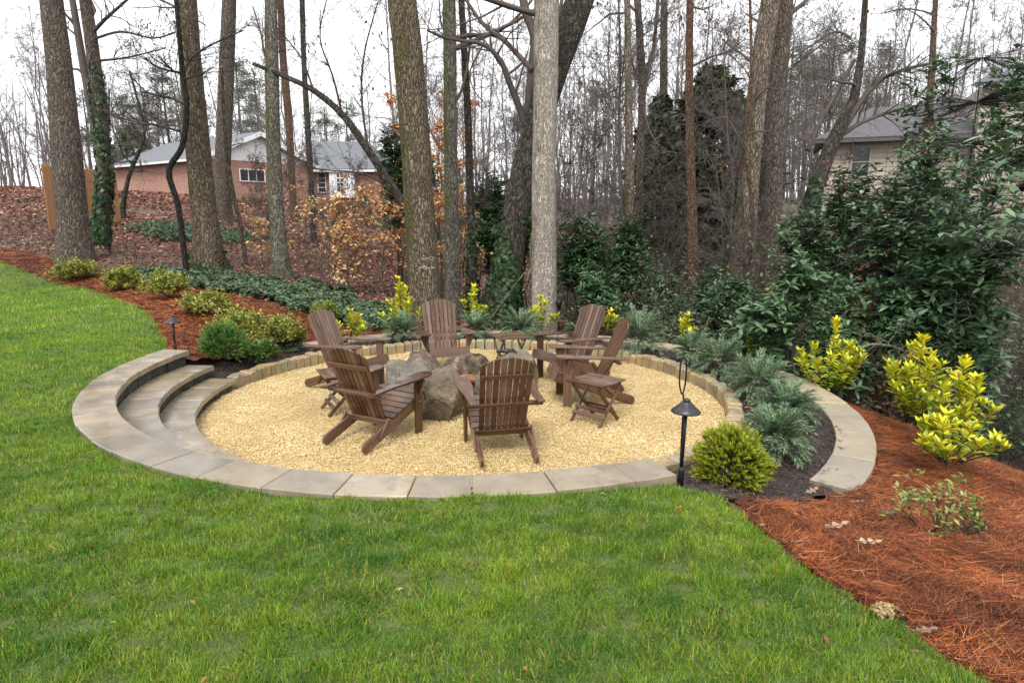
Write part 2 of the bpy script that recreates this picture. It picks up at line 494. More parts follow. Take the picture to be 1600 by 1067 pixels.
_w = np.linalg.solve(_A, np.concatenate([CTRL[:, 2], np.zeros(3)]))
def zg(x, y):
    x = np.asarray(x, float); y = np.asarray(y, float)
    sh = x.shape; xf = x.ravel(); yf = y.ravel(); out = np.empty(len(xf))
    for s in range(0, len(xf), 40000):
        a = xf[s:s + 40000]; bb = yf[s:s + 40000]
        d2 = (a[:, None] - CTRL[None, :, 0]) ** 2 + (bb[:, None] - CTRL[None, :, 1]) ** 2
        out[s:s + 40000] = _tps(d2) @ _w[:_n] + _w[_n] + _w[_n + 1] * a + _w[_n + 2] * bb
    return out.reshape(sh)
def zg1(x, y): return float(zg(np.array([x]), np.array([y]))[0])

def inpoly(x, y, poly):
    p = np.asarray(poly, float); x = np.asarray(x); y = np.asarray(y); ins = np.zeros(x.shape, bool)
    j = len(p) - 1
    for i in range(len(p)):
        c = ((p[i, 1] > y) != (p[j, 1] > y)) & (x < (p[j, 0] - p[i, 0]) * (y - p[i, 1]) / (p[j, 1] - p[i, 1] + 1e-12) + p[i, 0])
        ins ^= c; j = i
    return ins

EDGE_R = [(1.02, 4.02), (1.23, 3.79), (1.30, 3.21), (1.375, 2.89), (1.54, 2.43), (1.65, 2.1), (1.9, 1.2), (2.3, -.5), (2.8, -8)]
EDGE_L = [(-40, 22), (-22, 19.5), (-14, 17.2), (-10.45, 15.37), (-9.33, 14.57), (-7.65, 12.88), (-5.99, 10.92), (-4.93, 9.36), (-4.13, 7.95)]
LAWN = EDGE_R[::-1] + [tuple(C0)] + EDGE_L[::-1] + [(-40, -8)]
def r0(x, y): return np.hypot(x - C0[0], y - C0[1])
def rw(x, y): return np.hypot(x - CW[0], y - CW[1])
def a0(x, y): return np.degrees(np.arctan2(y - C0[1], x - C0[0])) % 360
def is_lawn(x, y): return inpoly(x, y, LAWN) & (r0(x, y) > RO - .03)
MULCH_FRONT = [(1.0, 4.06), (1.22, 3.82), (1.42, 4.12), (1.75, 4.38), (2.3, 4.55), (2.4, 5.0), (1.2, 5.4)]
STRAW_L = EDGE_L + [(-3.9, 8.1), (-3.35, 8.35), (-3.05, 9.2), (-2.0, 10.3), (-1.9, 11.2), (-3.6, 11.8), (-5.6, 13.2), (-8, 14.8), (-10.5, 16.4), (-14, 18.2), (-40, 24)]
STRAW_R = EDGE_R + [(9, -8), (9, 3), (6.8, 5.5), (6.0, 7.5), (4.6, 8.2), (3.4, 8.2), (3.0, 7.5), (2.9, 5.2), (2.3, 4.58), (1.75, 4.42), (1.4, 4.12)]
def is_straw(x, y):
    an = a0(x, y); bank = (an > 145) & (an < 172) & (r0(x, y) > 3.30 + .06 * np.sin(an * .9)) & inpoly(x, y, [(-4.3, 7.8), (-3.3, 7.9), (-2.6, 9.0), (-3.2, 10.4), (-5, 9.4)])
    return ((inpoly(x, y, STRAW_L) | inpoly(x, y, STRAW_R)) & (rw(x, y) > RWO - .02) | bank) & ~is_lawn(x, y) & (r0(x, y) > 3.0)

def sheet(name, x0, x1, y0, y1, step, keep, zfun, m, kind='structure'):
    xs = np.arange(x0, x1 + step, step); ys = np.arange(y0, y1 + step, step)
    X, Y = np.meshgrid(xs, ys); Z = zfun(X, Y)
    nx, ny = len(xs), len(ys)
    i = np.arange(ny - 1)[:, None] * nx + np.arange(nx - 1)[None]
    F = np.stack([i, i + 1, i + nx + 1, i + nx], -1).reshape(-1, 4)
    cx = (X[:-1, :-1] + step / 2).ravel(); cyy = (Y[:-1, :-1] + step / 2).ravel()
    F = F[keep(cx, cyy)]
    used = np.unique(F); remap = np.zeros(nx * ny, np.int64); remap[used] = np.arange(len(used))
    g = Geo(); g.add(np.stack([X.ravel(), Y.ravel(), Z.ravel()], 1)[used], [remap[F]])
    return tag(obj(name, g.mesh(name, True), m), kind=kind)

# ground material: wet brown leaf mould
m, nt, b = new_mat('leaf_mould')
v = coords(nt)
vo = nt.nodes.new('ShaderNodeTexVoronoi'); vo.inputs['Scale'].default_value = 9; nt.links.new(v, vo.inputs['Vector'])
sepc = nt.nodes.new('ShaderNodeSeparateColor'); nt.links.new(vo.outputs['Color'], sepc.inputs[0])
c = ramp(nt, sepc.outputs[0], [(.0, (.035, .02, .014)), (.5, (.085, .045, .03)), (1., (.16, .095, .065))]).outputs[0]
c = mix(nt, mrange(nt, noise(nt, v, .35, 4, .6), .42, .62, 0, .75), c, (.045, .045, .022))
nt.links.new(c, b.inputs['Base Color']); b.inputs['Roughness'].default_value = .75
bump(nt, b, vo.outputs['Distance'], .5, .03)
M['mould'] = m
m, nt, b = new_mat('turf_soil')
v = coords(nt)
c = ramp(nt, noise(nt, v, 22, 5, .7), [(.3, (.03, .05, .010)), (.7, (.09, .115, .024))]).outputs[0]
c = mix(nt, mrange(nt, noise(nt, v, 2.3, 4, .6), .62, .72, 0, .8), c, (.12, .10, .04))
nt.links.new(c, b.inputs['Base Color']); b.inputs['Roughness'].default_value = .9
M['turf'] = m
m, nt, b = new_mat('straw_base')
v = coords(nt, (1, 5, 1), rot=(0, 0, .5))
c = ramp(nt, noise(nt, v, 24, 6, .7, 1.0), [(.3, (.035, .010, .005)), (.55, (.14, .042, .015)), (.8, (.28, .09, .033))]).outputs[0]
nt.links.new(c, b.inputs['Base Color']); b.inputs['Roughness'].default_value = .8
bump(nt, b, noise(nt, v, 24, 6, .7, 1.0), .8, .03)
M['straw'] = m
M['mulch'] = plain('dark_bark_mulch', (.034, .022, .019), .7, 0, 38, .7, .9, .03)
m, nt, b = new_mat('gravel_bed')
v = coords(nt)
vo = nt.nodes.new('ShaderNodeTexVoronoi'); vo.inputs['Scale'].default_value = 85; nt.links.new(v, vo.inputs['Vector'])
sepc = nt.nodes.new('ShaderNodeSeparateColor'); nt.links.new(vo.outputs['Color'], sepc.inputs[0])
c = ramp(nt, sepc.outputs[0], [(0, (.24, .13, .035)), (.5, (.48, .33, .12)), (1, (.66, .53, .29))]).outputs[0]
nt.links.new(c, b.inputs['Base Color']); b.inputs['Roughness'].default_value = .6
bump(nt, b, vo.outputs['Distance'], -.9, .012)
M['gravel'] = m

def ground_z(X, Y):
    z = zg(X, Y) - .07 + .05 * fnoise(X, Y, 3.0, 11) * (np.hypot(X, Y - 7) > 9)
    d = np.minimum(r0(X, Y) - (RO - .2), rw(X, Y) - (RWO - .25))
    return np.where(d < 0, -1.0, np.where(d < .12, np.minimum(z, -1.0 + (z + 1.0) * np.clip(d / .12, 0, 1)), z))
# one sheet to the horizon, finer around the pit
def axis(lo, hi, f0, f1, fine, coarse):
    a = [np.arange(f0, f1, fine)]
    s = fine; p = f1; up = []
    while p < hi: up.append(p); s = min(s * 1.18, coarse); p += s
    up.append(hi); s = fine; p = f0; dn = []
    while p > lo: s = min(s * 1.18, coarse); p -= s; dn.append(max(p, lo))
    return np.concatenate([np.array(dn[::-1]), a[0], np.array(up)])
xs = axis(-250, 250, -5.5, 5.5, .11, 7.); ys = axis(-40, 400, 2.5, 12.5, .11, 7.)
X, Y = np.meshgrid(xs, ys); Z = ground_z(X, Y); nx, ny = len(xs), len(ys)
i = np.arange(ny - 1)[:, None] * nx + np.arange(nx - 1)[None]
g = Geo(); g.add(np.stack([X.ravel(), Y.ravel(), Z.ravel()], 1), [np.stack([i, i + 1, i + nx + 1, i + nx], -1).reshape(-1, 4)])
tag(obj('ground', g.mesh('ground', True), M['mould']), kind='structure')

def lawn_z(X, Y): return zg(X, Y) - .014 + .012 * fnoise(X, Y, 1.1, 5)
sheet('lawn', -20, 2.9, -4, 19, .12, is_lawn, lawn_z, M['turf'])
def straw_z(X, Y):
    z = zg(X, Y) - .02 + .02 * fnoise(X, Y, .7, 8)
    return z
sheet('pine_straw_bed', -20, 9, -4, 19, .09, is_straw, straw_z, M['straw'])
MULCH_Z = -.375
def is_mulch(x, y):
    an = a0(x, y)
    ring = (r0(x, y) > RG + .05) & (rw(x, y) < RWI + .1) & ((an < 173) | (an > 293))
    return (ring | inpoly(x, y, MULCH_FRONT)) & ~is_lawn(x, y) & (r0(x, y) > RG + .06)
def mulch_z(x, y):
    an = a0(x, y); r = r0(x, y)
    z = MULCH_Z + .02 * fnoise(x, y, .5, 21)
    s = np.clip((an - 138) / 12, 0, 1) * (an < 180) * np.clip((r - 2.9) / .66, 0, 1)
    z = z * (1 - s) + (zg(x, y) - .05) * s
    f = np.clip((an - 290) / 4, 0, 1) * np.clip((312 - an) / 10, 0, 1) * np.clip((r - 3.0) / .55, 0, 1) * (an > 270)
    return z * (1 - f) + (zg(x, y) - .05) * f
sheet('mulch_bed', -5, 4.2, 3.5, 11.5, .06, is_mulch, mulch_z, M['mulch'])

# gravel disc
a = np.linspace(0, 2 * np.pi, 97)[:-1]; g = Geo()
rs = np.concatenate([[0.0], np.linspace(.2, RO - .28, 20)])
RR, AA = np.meshgrid(rs[1:], a, indexing='ij')
Xg = C0[0] + RR * np.cos(AA); Yg = C0[1] + RR * np.sin(AA)
V = np.concatenate([[[C0[0], C0[1], ZG - .012]], np.stack([Xg, Yg, ZG - .012 + .008 * fnoise(Xg, Yg, .6, 3)], -1).reshape(-1, 3)])
j = np.arange(19)[:, None] * 96 + 1; k = np.arange(96)[None]; k2 = (k + 1) % 96
F = np.stack(np.broadcast_arrays(j + k, j + 96 + k, j + 96 + k2, j + k2), -1).reshape(-1, 4)
g.add(V, [F, np.stack([np.zeros(96, int), np.arange(96) + 1, (np.arange(96) + 1) % 96 + 1], 1)])
tag(obj('gravel_floor', g.mesh('gravel_floor', True), M['gravel']), kind='structure')

# ---------------------------------------------------------------- stone walls, steps, cobbles
def wedge(cen, ra, rb, aa, ab, gap=.004, n=3):
    """outline of a ring stone, counter-clockwise"""
    da = math.degrees(gap / ((ra + rb) / 2))
    t = np.radians(np.linspace(aa + da, ab - da, n + 1))
    o = [(cen[0] + rb * math.cos(q), cen[1] + rb * math.sin(q)) for q in t]
    i_ = [(cen[0] + ra * math.cos(q), cen[1] + ra * math.sin(q)) for q in t[::-1]]
    return o + i_

def ring(parent, name, cen, ra, rb, a_start, a_end, step, z0, z1, m, e=.006, gap=.003, jz=.0, jit=0.0, seed=1, edge=.0, zj=.004):
    r_ = np.random.default_rng(seed); a = a_start; k = 0
    while a < a_end - .5:
        st = step * r_.uniform(.8, 1.2)
        if a_end - (a + st) < step * .5: st = a_end - a
        dr = r_.uniform(-edge, edge)
        poly = wedge(cen, ra + dr, rb + r_.uniform(-edge, edge), a, a + st, gap)
        dz = r_.uniform(-zj, zj)
        me = prism(name, poly, z0 + dz, z1 + dz, e, jit=jit, jz=jz, seed=seed * 100 + k)
        o = obj(name, me, m, parent); k += 1; a += st

CAP_T = .06
w = thing('lawn_edge_wall', 'curved wet grey flagstone cap along the lawn edge, topmost of the steps', 'stone wall')
ring(w, 'cap_stone', C0, RI, RO, 171.2, 294.5, 6.6, -CAP_T, .004, M['cap'], .006, .003, .0015, .001, 3, .004)
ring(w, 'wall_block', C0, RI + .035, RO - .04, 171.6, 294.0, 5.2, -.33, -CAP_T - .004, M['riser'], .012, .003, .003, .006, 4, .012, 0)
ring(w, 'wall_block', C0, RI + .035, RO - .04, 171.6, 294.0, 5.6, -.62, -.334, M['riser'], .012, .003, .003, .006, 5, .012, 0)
s = thing('middle_step', 'curved middle stone step with tan wet treads left of the gravel', 'step')
ring(s, 'tread_stone', C0, RM, RI + .03, 171.4, 268, 8.2, ZM - CAP_T, ZM, M['cap'], .006, .003, .0015, .001, 6, .004)
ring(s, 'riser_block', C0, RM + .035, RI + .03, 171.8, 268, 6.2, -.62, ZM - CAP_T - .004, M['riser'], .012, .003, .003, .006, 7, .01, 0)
s = thing('bottom_step', 'curved lowest stone step meeting the tan gravel', 'step')
ring(s, 'tread_stone', C0, RL, RM + .03, 172.6, 268, 8.8, ZL - CAP_T, ZL, M['cap'], .006, .003, .0015, .001, 8, .004)
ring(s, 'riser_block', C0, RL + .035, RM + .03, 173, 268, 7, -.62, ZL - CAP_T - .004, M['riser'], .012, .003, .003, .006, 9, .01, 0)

w = thing('bed_wall', 'low tan flagstone wall curving behind the planting bed', 'stone wall')
ring(w, 'cap_stone', CW, RWI, RWO, -43.2, 142, 12.5, ZW - CAP_T, ZW, M['cap_dry'], .006, .002, .002, .001, 11, .004)
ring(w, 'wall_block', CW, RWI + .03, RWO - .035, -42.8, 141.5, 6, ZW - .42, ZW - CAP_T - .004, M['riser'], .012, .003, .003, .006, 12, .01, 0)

ce = thing('cobble_edging', 'ring of small tan cobbles edging the gravel circle', 'edging')
r_ = np.random.default_rng(33); a = -65.2; k = 0
while a < 171.2:
    st = math.degrees(r_.uniform(.115, .165) / 2.89)
    h = r_.uniform(-.02, .012); dr = r_.uniform(-.012, .012)
    poly = wedge(C0, RG + dr, RG + .135 + r_.uniform(-.02, .03), a, a + st, .007, 2)
    me = prism('cobble', poly, ZG - .1, ZG + .15 + h, .019, jit=.004, jz=.006, seed=500 + k)
    obj('cobble', me, M['cobble'], ce); a += st; k += 1

# ---------------------------------------------------------------- loose surface stuff: gravel, grass, straw, mulch chips
def in_view(x, y, margin=1.4):
    return (np.abs(x) < .80 * np.maximum(y, 0) + margin) & (y > 1.3)

# gravel pebbles: instanced on points
def pebble(seed):
    r_ = np.random.default_rng(seed)
    V = np.array([(0, 0, 1), (1, 0, 0), (.3, .95, 0), (-.8, .6, .1), (-.8, -.6, -.1), (.3, -.95, 0), (0, 0, -1)], float)
    V += r_.normal(0, .17, V.shape); V *= np.array([1, r_.uniform(.65, .95), r_.uniform(.5, .8)])
    F = [(0, 1, 2), (0, 2, 3), (0, 3, 4), (0, 4, 5), (0, 5, 1), (6, 2, 1), (6, 3, 2), (6, 4, 3), (6, 5, 4), (6, 1, 5)]
    g = Geo(); g.add(V, [np.array(F)])
    return g.mesh('pebble', False)
m, nt, b = new_mat('pebble')
oi = nt.nodes.new('ShaderNodeObjectInfo')
c = ramp(nt, oi.outputs['Random'], [(0, (.34, .20, .06)), (.2, (.56, .41, .16)), (.55, (.70, .55, .26)), (.82, (.80, .69, .43)), (1, (.82, .78, .66))]).outputs[0]
gn = noise(nt, oi.outputs['Location'], 1.6, 4, .6)
c = mix(nt, mrange(nt, gn, .42, .68, 0, .5), c, (.36, .24, .095))
nt.links.new(c, b.inputs['Base Color']); b.inputs['Roughness'].default_value = .38
M['pebble'] = m
N = 190000
rr = np.sqrt(rng.uniform(0, 1, N)) * (RO - .3); aa = rng.uniform(0, 2 * np.pi, N)
px_ = C0[0] + rr * np.cos(aa); py_ = C0[1] + rr * np.sin(aa)
an = np.degrees(aa)
kp = (rr < RG - .01) | ((an > 268) & (an < 292))
px_, py_ = px_[kp], py_[kp]
pz_ = ZG - .006 + .008 * fnoise(px_, py_, .6, 3) + rng.uniform(0, .009, len(px_))
pm = bpy.data.meshes.new('gravel')
pm.vertices.add(len(px_)); pm.vertices.foreach_set('co', np.stack([px_, py_, pz_], 1).astype(np.float32).ravel())
ra_ = pm.attributes.new('rot', 'FLOAT_VECTOR', 'POINT'); ra_.data.foreach_set('vector', rng.uniform(0, 6.28, (len(px_), 3)).astype(np.float32).ravel())
sa_ = pm.attributes.new('scl', 'FLOAT', 'POINT'); sa_.data.foreach_set('value', rng.uniform(.0045, .0092, len(px_)).astype(np.float32))
ga = obj('gravel', pm, None)
tag(ga, 'tan and gold pea gravel filling the round sitting area', 'gravel', kind='stuff')
ng = bpy.data.node_groups.new('scatter_pebbles', 'GeometryNodeTree')
ng.interface.new_socket('Geometry', in_out='INPUT', socket_type='NodeSocketGeometry')
ng.interface.new_socket('Geometry', in_out='OUTPUT', socket_type='NodeSocketGeometry')
gi = ng.nodes.new('NodeGroupInput'); go = ng.nodes.new('NodeGroupOutput')
join = ng.nodes.new('GeometryNodeJoinGeometry')
ridx = ng.nodes.new('FunctionNodeRandomValue'); ridx.data_type = 'INT'
ridx.inputs[4].default_value = 0; ridx.inputs[5].default_value = 3
def named(t, nm):
    q = ng.nodes.new('GeometryNodeInputNamedAttribute'); q.data_type = t; q.inputs[0].default_value = nm
    return [o for o in q.outputs if o.enabled][0]
er = ng.nodes.new('FunctionNodeEulerToRotation'); ng.links.new(named('FLOAT_VECTOR', 'rot'), er.inputs[0])
for k in range(4):
    src = bpy.data.objects.new('pebble_source', pebble(k)); src.data.materials.append(M['pebble'])
    oinf = ng.nodes.new('GeometryNodeObjectInfo'); oinf.inputs['Object'].default_value = src; oinf.inputs['As Instance'].default_value = True
    ip = ng.nodes.new('GeometryNodeInstanceOnPoints')
    cmp_ = ng.nodes.new('FunctionNodeCompare'); cmp_.data_type = 'INT'; cmp_.operation = 'EQUAL'
    ng.links.new(ridx.outputs[2], cmp_.inputs[2]); cmp_.inputs[3].default_value = k
    ng.links.new(gi.outputs[0], ip.inputs['Points']); ng.links.new(cmp_.outputs[0], ip.inputs['Selection'])
    ng.links.new(oinf.outputs['Geometry'], ip.inputs['Instance'])
    ng.links.new(er.outputs[0], ip.inputs['Rotation']); ng.links.new(named('FLOAT', 'scl'), ip.inputs['Scale'])
    ng.links.new(ip.outputs[0], join.inputs[0])
ng.links.new(join.outputs[0], go.inputs[0])
md = ga.modifiers.new('scatter', 'NODES'); md.node_group = ng

# grass
def grass_cols(x, y, n, bright=1.0):
    t = np.clip(.5 + .26 * fnoise(x, y, 1.5, 41) + .2 * fnoise(x, y, .25, 43) + rng.normal(0, .25, n), 0, 1)[:, None]
    c = (1 - t) * np.array([.056, .158, .016]) + t * np.array([.215, .325, .024])
    d = (rng.uniform(0, 1, n) < .09 + .07 * fnoise(x, y, .6, 77))[:, None]
    c = np.where(d, np.array([.40, .33, .06]) * rng.uniform(.6, 1.15, (n, 1)), c)
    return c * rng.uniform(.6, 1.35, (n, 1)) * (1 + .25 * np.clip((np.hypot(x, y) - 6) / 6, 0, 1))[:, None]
gg = Geo()
def turf(x0, x1, y0, y1, dens, Lr, Wr, kind, lean=.75, cond=None):
    n = int((x1 - x0) * (y1 - y0) * dens)
    x = rng.uniform(x0, x1, n); y = rng.uniform(y0, y1, n)
    k = is_lawn(x, y) & in_view(x, y) & (r0(x, y) > RO + .004)
    bare = (fnoise(x, y, .9, 91) > .9) & (rng.uniform(0, 1, n) < .55) & (np.hypot(x, y) < 4.5)
    k &= ~bare
    if cond is not None: k &= cond(x, y)
    x, y = x[k], y[k]; n = len(x)
    tuft = fnoise(x, y, .28, 55)
    P = np.stack([x, y, lawn_z(x, y) - .004], 1)
    az = rng.uniform(0, 2 * np.pi, n) ; ln = np.abs(rng.normal(0, lean, n)) 
    az = np.where(rng.uniform(0, 1, n) < .4, 5 * fnoise(x, y, .45, 66) + rng.normal(0, .5, n), az)
    D = np.stack([np.cos(az) * ln, np.sin(az) * ln, np.ones(n)], 1)
    Nn = np.stack([-np.cos(az), -np.sin(az), np.full(n, .15)], 1) + rng.normal(0, .4, (n, 3))
    L = rng.uniform(Lr[0], Lr[1], n) * (1 + .38 * tuft)
    leaves(gg, P, D, -Nn, L, rng.uniform(Wr[0], Wr[1], n), grass_cols(x, y, n), kind, droop=rng.uniform(.0, .35, n)[:, None])
turf(-4.6, 2.4, 1.3, 3.3, 7500, (.020, .050), (.0024, .0046), 'blade', 1.7)
turf(-4.6, 2.4, 1.3, 3.3, 9000, (.022, .052), (.003, .0052), 'tri', 1.7)
turf(-6.2, 2.4, 3.3, 5.4, 12000, (.022, .05), (.0034, .0062), 'tri', 1.5)
turf(-9.0, -1.5, 5.4, 9.0, 4200, (.025, .052), (.005, .009), 'tri', 1.1)
turf(-15.5, -4.0, 9.0, 18.5, 1500, (.035, .065), (.008, .014), 'tri', .7)
turf(-4.6, 2.4, 1.3, 3.3, 17000, (.014, .036), (.003, .0055), 'tri', 1.9)
turf(-6.2, 2.4, 3.3, 5.4, 9000, (.016, .036), (.004, .0065), 'tri', 1.7)
turf(-9.0, -1.5, 5.4, 9.0, 2500, (.02, .04), (.006, .010), 'tri', 1.4)
tag(obj('grass', gg.mesh('grass'), M['grass']), 'short wet green turf grass with yellowed blades on the lawn', 'grass', kind='stuff')

# pine straw needles
def straw(name, label, regions):
    g = Geo()
    for (x0, x1, y0, y1, dens, L0, W0, two) in regions:
        n = int((x1 - x0) * (y1 - y0) * dens)
        x = rng.uniform(x0, x1, n); y = rng.uniform(y0, y1, n)
        k = is_straw(x, y) & in_view(x, y); x, y = x[k], y[k]; n = len(x)
        az = 1.1 * fnoise(x, y, 1.3, 14) + rng.normal(0, .75, n) + np.where(x > 0, .35, 2.6)
        up = rng.uniform(0, .045, n)
        P = np.stack([x, y, straw_z(x, y) + up], 1)
        D = np.stack([np.cos(az), np.sin(az), rng.normal(0, .13, n)], 1)
        Nn = np.stack([rng.normal(0, .5, n), rng.normal(0, .5, n), np.ones(n)], 1)
        t = rng.uniform(0, 1, (n, 1))
        C = (1 - t) * np.array([.085, .019, .007]) + t * np.array([.385, .112, .033])
        pale = rng.uniform(0, 1, n) < .06
        C[pale] = np.array([.40, .20, .085])
        dk = rng.uniform(0, 1, n) < .22
        C[dk] = np.array([.05, .016, .009])
        C *= (1 + .3 * fnoise(x, y, .8, 23))[:, None]
        leaves(g, P, D, Nn, rng.uniform(.55, 1.2, n) * L0, W0, C, 'blade' if two else 'tri', droop=rng.normal(.02, .09, n)[:, None])
    return tag(obj(name, g.mesh(name), M['needle']), label, 'pine straw', kind='stuff')
straw('pine_straw', 'rust red pine needles mulching the beds beside the lawn',
      [(1.0, 4.6, 1.4, 3.4, 17000, .12, .0026, False), (1.2, 6.2, 3.4, 8.2, 6500, .12, .0034, False), (-5.5, -1.8, 8.0, 12.0, 3800, .15, .0065, False), (-16, -4.5, 9.0, 18.5, 1100, .2, .011, False)])

# mulch chips
n = 60000
x = rng.uniform(-4.6, 3.8, n); y = rng.uniform(3.8, 11.4, n); k = is_mulch(x, y) & ~is_straw(x, y); x, y = x[k], y[k]; n = len(x)
az = rng.uniform(0, 6.28, n)
t = rng.uniform(0, 1, (n, 1)) ** 1.4
g = Geo()
leaves(g, np.stack([x, y, mulch_z(x, y) + rng.uniform(.004, .03, n)], 1), np.stack([np.cos(az), np.sin(az), rng.normal(0, .3, n)], 1),
       np.stack([rng.normal(0, .5, n), rng.normal(0, .5, n), np.ones(n)], 1), rng.uniform(.025, .08, n), rng.uniform(.005, .013, n),
       (1 - t) * np.array([.018, .011, .009]) + t * np.array([.17, .105, .085]), 'diamond')
tag(obj('mulch_chips', g.mesh('mulch_chips'), M['leaf_dry']), 'dark shredded bark mulch inside the curved walls', 'mulch', kind='stuff')

# ---------------------------------------------------------------- adirondack chairs
def arc_pts(cu, cv, r, a_s, a_e, n):
    return [(cu + r * math.cos(R(q)), cv + r * math.sin(R(q))) for q in np.linspace(a_s, a_e, n)]

def make_chair(label):
    t = thing('adirondack_chair', label, 'chair', group='wooden chairs around the fire pit')
    W_ = M['wood']; sd = [1000]
    def board(name, poly, thick, fr, e=.003, parent=t):
        sd[0] += 1
        return obj(name, prism(name, poly, -thick / 2, thick / 2, e, fr, seed=sd[0]), W_, parent)
    # side rails that run down into the rear feet
    A = np.array([.42, .325]); B = np.array([-.40, .052]); d = A - B; ln = np.linalg.norm(d)
    for sx in (-1, 1):
        fr = frame((sx * .232, B[0], B[1]), (0, d[0], d[1]), (0, -d[1], d[0]))
        poly = [(0, -.05), (ln, -.05), (ln, .05), (.0, .05)] + arc_pts(0, 0, .05, 110, 250, 6)
        board('side_rail', poly, .026, fr)
    # front legs, arms and brackets
    for sx in (-1, 1):
        leg = board('front_leg', rect(0, .535, -.045, .045), .028, frame((sx * .263, .30, 0), (0, 0, 1), (0, 1, 0)))
        bolt = lathe('bolt', [(0, .014), (.014, .012), (.018, .004), (.018, 0), (0, 0)], 12)
        bo = obj('bolt', bolt, M['wood'], leg); bo.matrix_local = Matrix.Translation((sx * .278, .30, .30)) @ Matrix.Rotation(sx * math.pi / 2, 4, 'Y')
        board('arm_bracket', [(-.0, .0), (.07, .0), (.07, .012), (.012, .15), (0, .15)][::1], .024, frame((sx * .277, .30, .528), (sx, 0, 0), (0, 0, -1)))
        # arm outline in (forward, outward)
        fo = [(-.36, -.035), (-.10, -.045), (.12, -.075), (.36, -.075), (.415, -.06), (.435, -.02), (.435, .03), (.415, .065), (.36, .078), (.12, .07), (-.10, .035), (-.36, .03)]
        if sx < 0: poly = [(u, v) for u, v in fo]
        else: poly = [(u, -v) for u, v in fo][::-1]
        arm = frame((sx * .288, 0, .538), (-.0 * sx, 1, .055), (-1, 0, 0))
        board('armrest', poly, .022, arm, .005)
    # seat slats follow the side rails
    up = np.array([-d[1], d[0]]) / ln; fw = d / ln
    n_s = 6
    for k in range(n_s):
        s = ln - .035 - k * .083
        c = B + fw * s + up * (.05 + .011)
        board('seat_slat', rect(-.252, .252, -.036, .036), .02, frame((0, c[0], c[1]), (1, 0, 0), (0, fw[0], fw[1])))
    c = B + fw * (ln + .013)
    board('front_apron', rect(-.252, .252, -.052, .058), .022, frame((0, c[0], c[1]), (1, 0, 0), (0, up[0], up[1])))
    # back: eight slats, slight fan, rounded crest
    tilt = R(23); bd = np.array([-math.sin(tilt), math.cos(tilt)]); foot = np.array([-.075, .175]); H = .80
    nx_, nz_ = 0, 0
    ns = 8
    for k in range(ns):
        q = (k - 3.5) / 3.5
        xb = q * .180; xt = q * .208
        f0 = H - .068 * ((abs(q) * 3.5 + .5) / 4) ** 2 * 1.15; f1 = H - .068 * ((abs(q) * 3.5 - .5) / 4) ** 2 * 1.15
        lo, hi = (f1, f0) if q > 0 else (f0, f1)
        hw0, hw1 = .0208, .0246
        poly = [(0, -hw0), (lo if False else (f0 if q < 0 else f1), -hw1), (f1 if q < 0 else f0, hw1), (0, hw0)]
        # u up the back, v to the right
        u = np.array([(xt - xb) / H, bd[0], bd[1]])
        poly = [(a_, -v_) for a_, v_ in poly][::-1]
        # rebuild with v to the left so the outline stays counter-clockwise
        fr = frame((xb, foot[0], foot[1]), u, (-1, 0, 0))
        board('back_slat', poly, .016, fr)
    def on_back(s, off): # point up the back at distance s, off behind it
        return np.array([foot[0] + bd[0] * s - bd[1] * off, foot[1] + bd[1] * s + bd[0] * off])
    c = on_back(.62, .020)
    board('upper_back_rail', rect(-.222, .222, -.022, .022), .02, frame((0, c[0], c[1]), (1, 0, 0), (0, bd[0], bd[1])))
    c = on_back(.345, .032)
    board('arm_rail', [(-.325, -.03), (.325, -.03), (.325, .012), (.20, .03), (-.20, .03), (-.325, .012)], .03, frame((0, c[0], c[1] - .0), (1, 0, 0), (0, 1, .05)), .005)
    c = on_back(.035, .022)
    board('lower_back_rail', rect(-.25, .25, -.03, .03), .024, frame((0, c[0], c[1]), (1, 0, 0), (0, bd[0], bd[1])))
    for sx in (-1, 1):
        p0 = on_back(.06, .03); p1 = np.array([-.23, .10])
        v_ = p1 - p0; l_ = np.linalg.norm(v_)
        board('hinge_link', rect(-.02, l_ + .02, -.018, .018), .018, frame((sx * .256, p0[0], p0[1]), (0, v_[0], v_[1]), (0, -v_[1], v_[0])))
    return t

def face(fx, fy): return math.atan2(-fx, fy)      # local +y turned to (fx, fy)
CH = [((-.108, 5.68), (-.21, .98), 'chair with its slatted back to the lawn, nearest of the chairs'),
      ((-1.268, 6.02), (.5, .866), 'chair seen from behind at an angle, beside the steps with rear feet showing'),
      ((-1.99, 7.90), (.91, -.42), 'chair leaning back beside the cobbles, behind the left folding table'),
      ((-.905, 8.72), (.27, -.963), 'chair facing the lawn in front of the thick mossy trunk'),
      ((.756, 8.32), (-.80, -.60), 'chair behind the pale barked trunk side, turned to the boulders at the far right'),
      ((.875, 7.30), (-.996, -.087), 'chair seen from the side, just behind the right folding table')]
CHL = ['brown wooden chair nearest the lawn, slatted back turned to the viewer',
       'brown wooden chair seen from behind at an angle, nearest the stone steps',
       'brown wooden chair by the left cobbles, behind the half hidden folding table',
       'brown wooden chair facing the lawn in front of the thick mossy trunk',
       'brown wooden chair right of the far folding table, turned toward the boulders',
       'brown wooden chair in side view behind the near right folding table']
chair = make_chair(CHL[0])
for k, (p, f, _) in enumerate(CH):
    z = ZG + .004
    if k == 0: chair.location = (*p, z); chair.rotation_euler = (0, 0, face(*f))
    else: copy_tree(chair, (*p, z), face(*f), CHL[k])

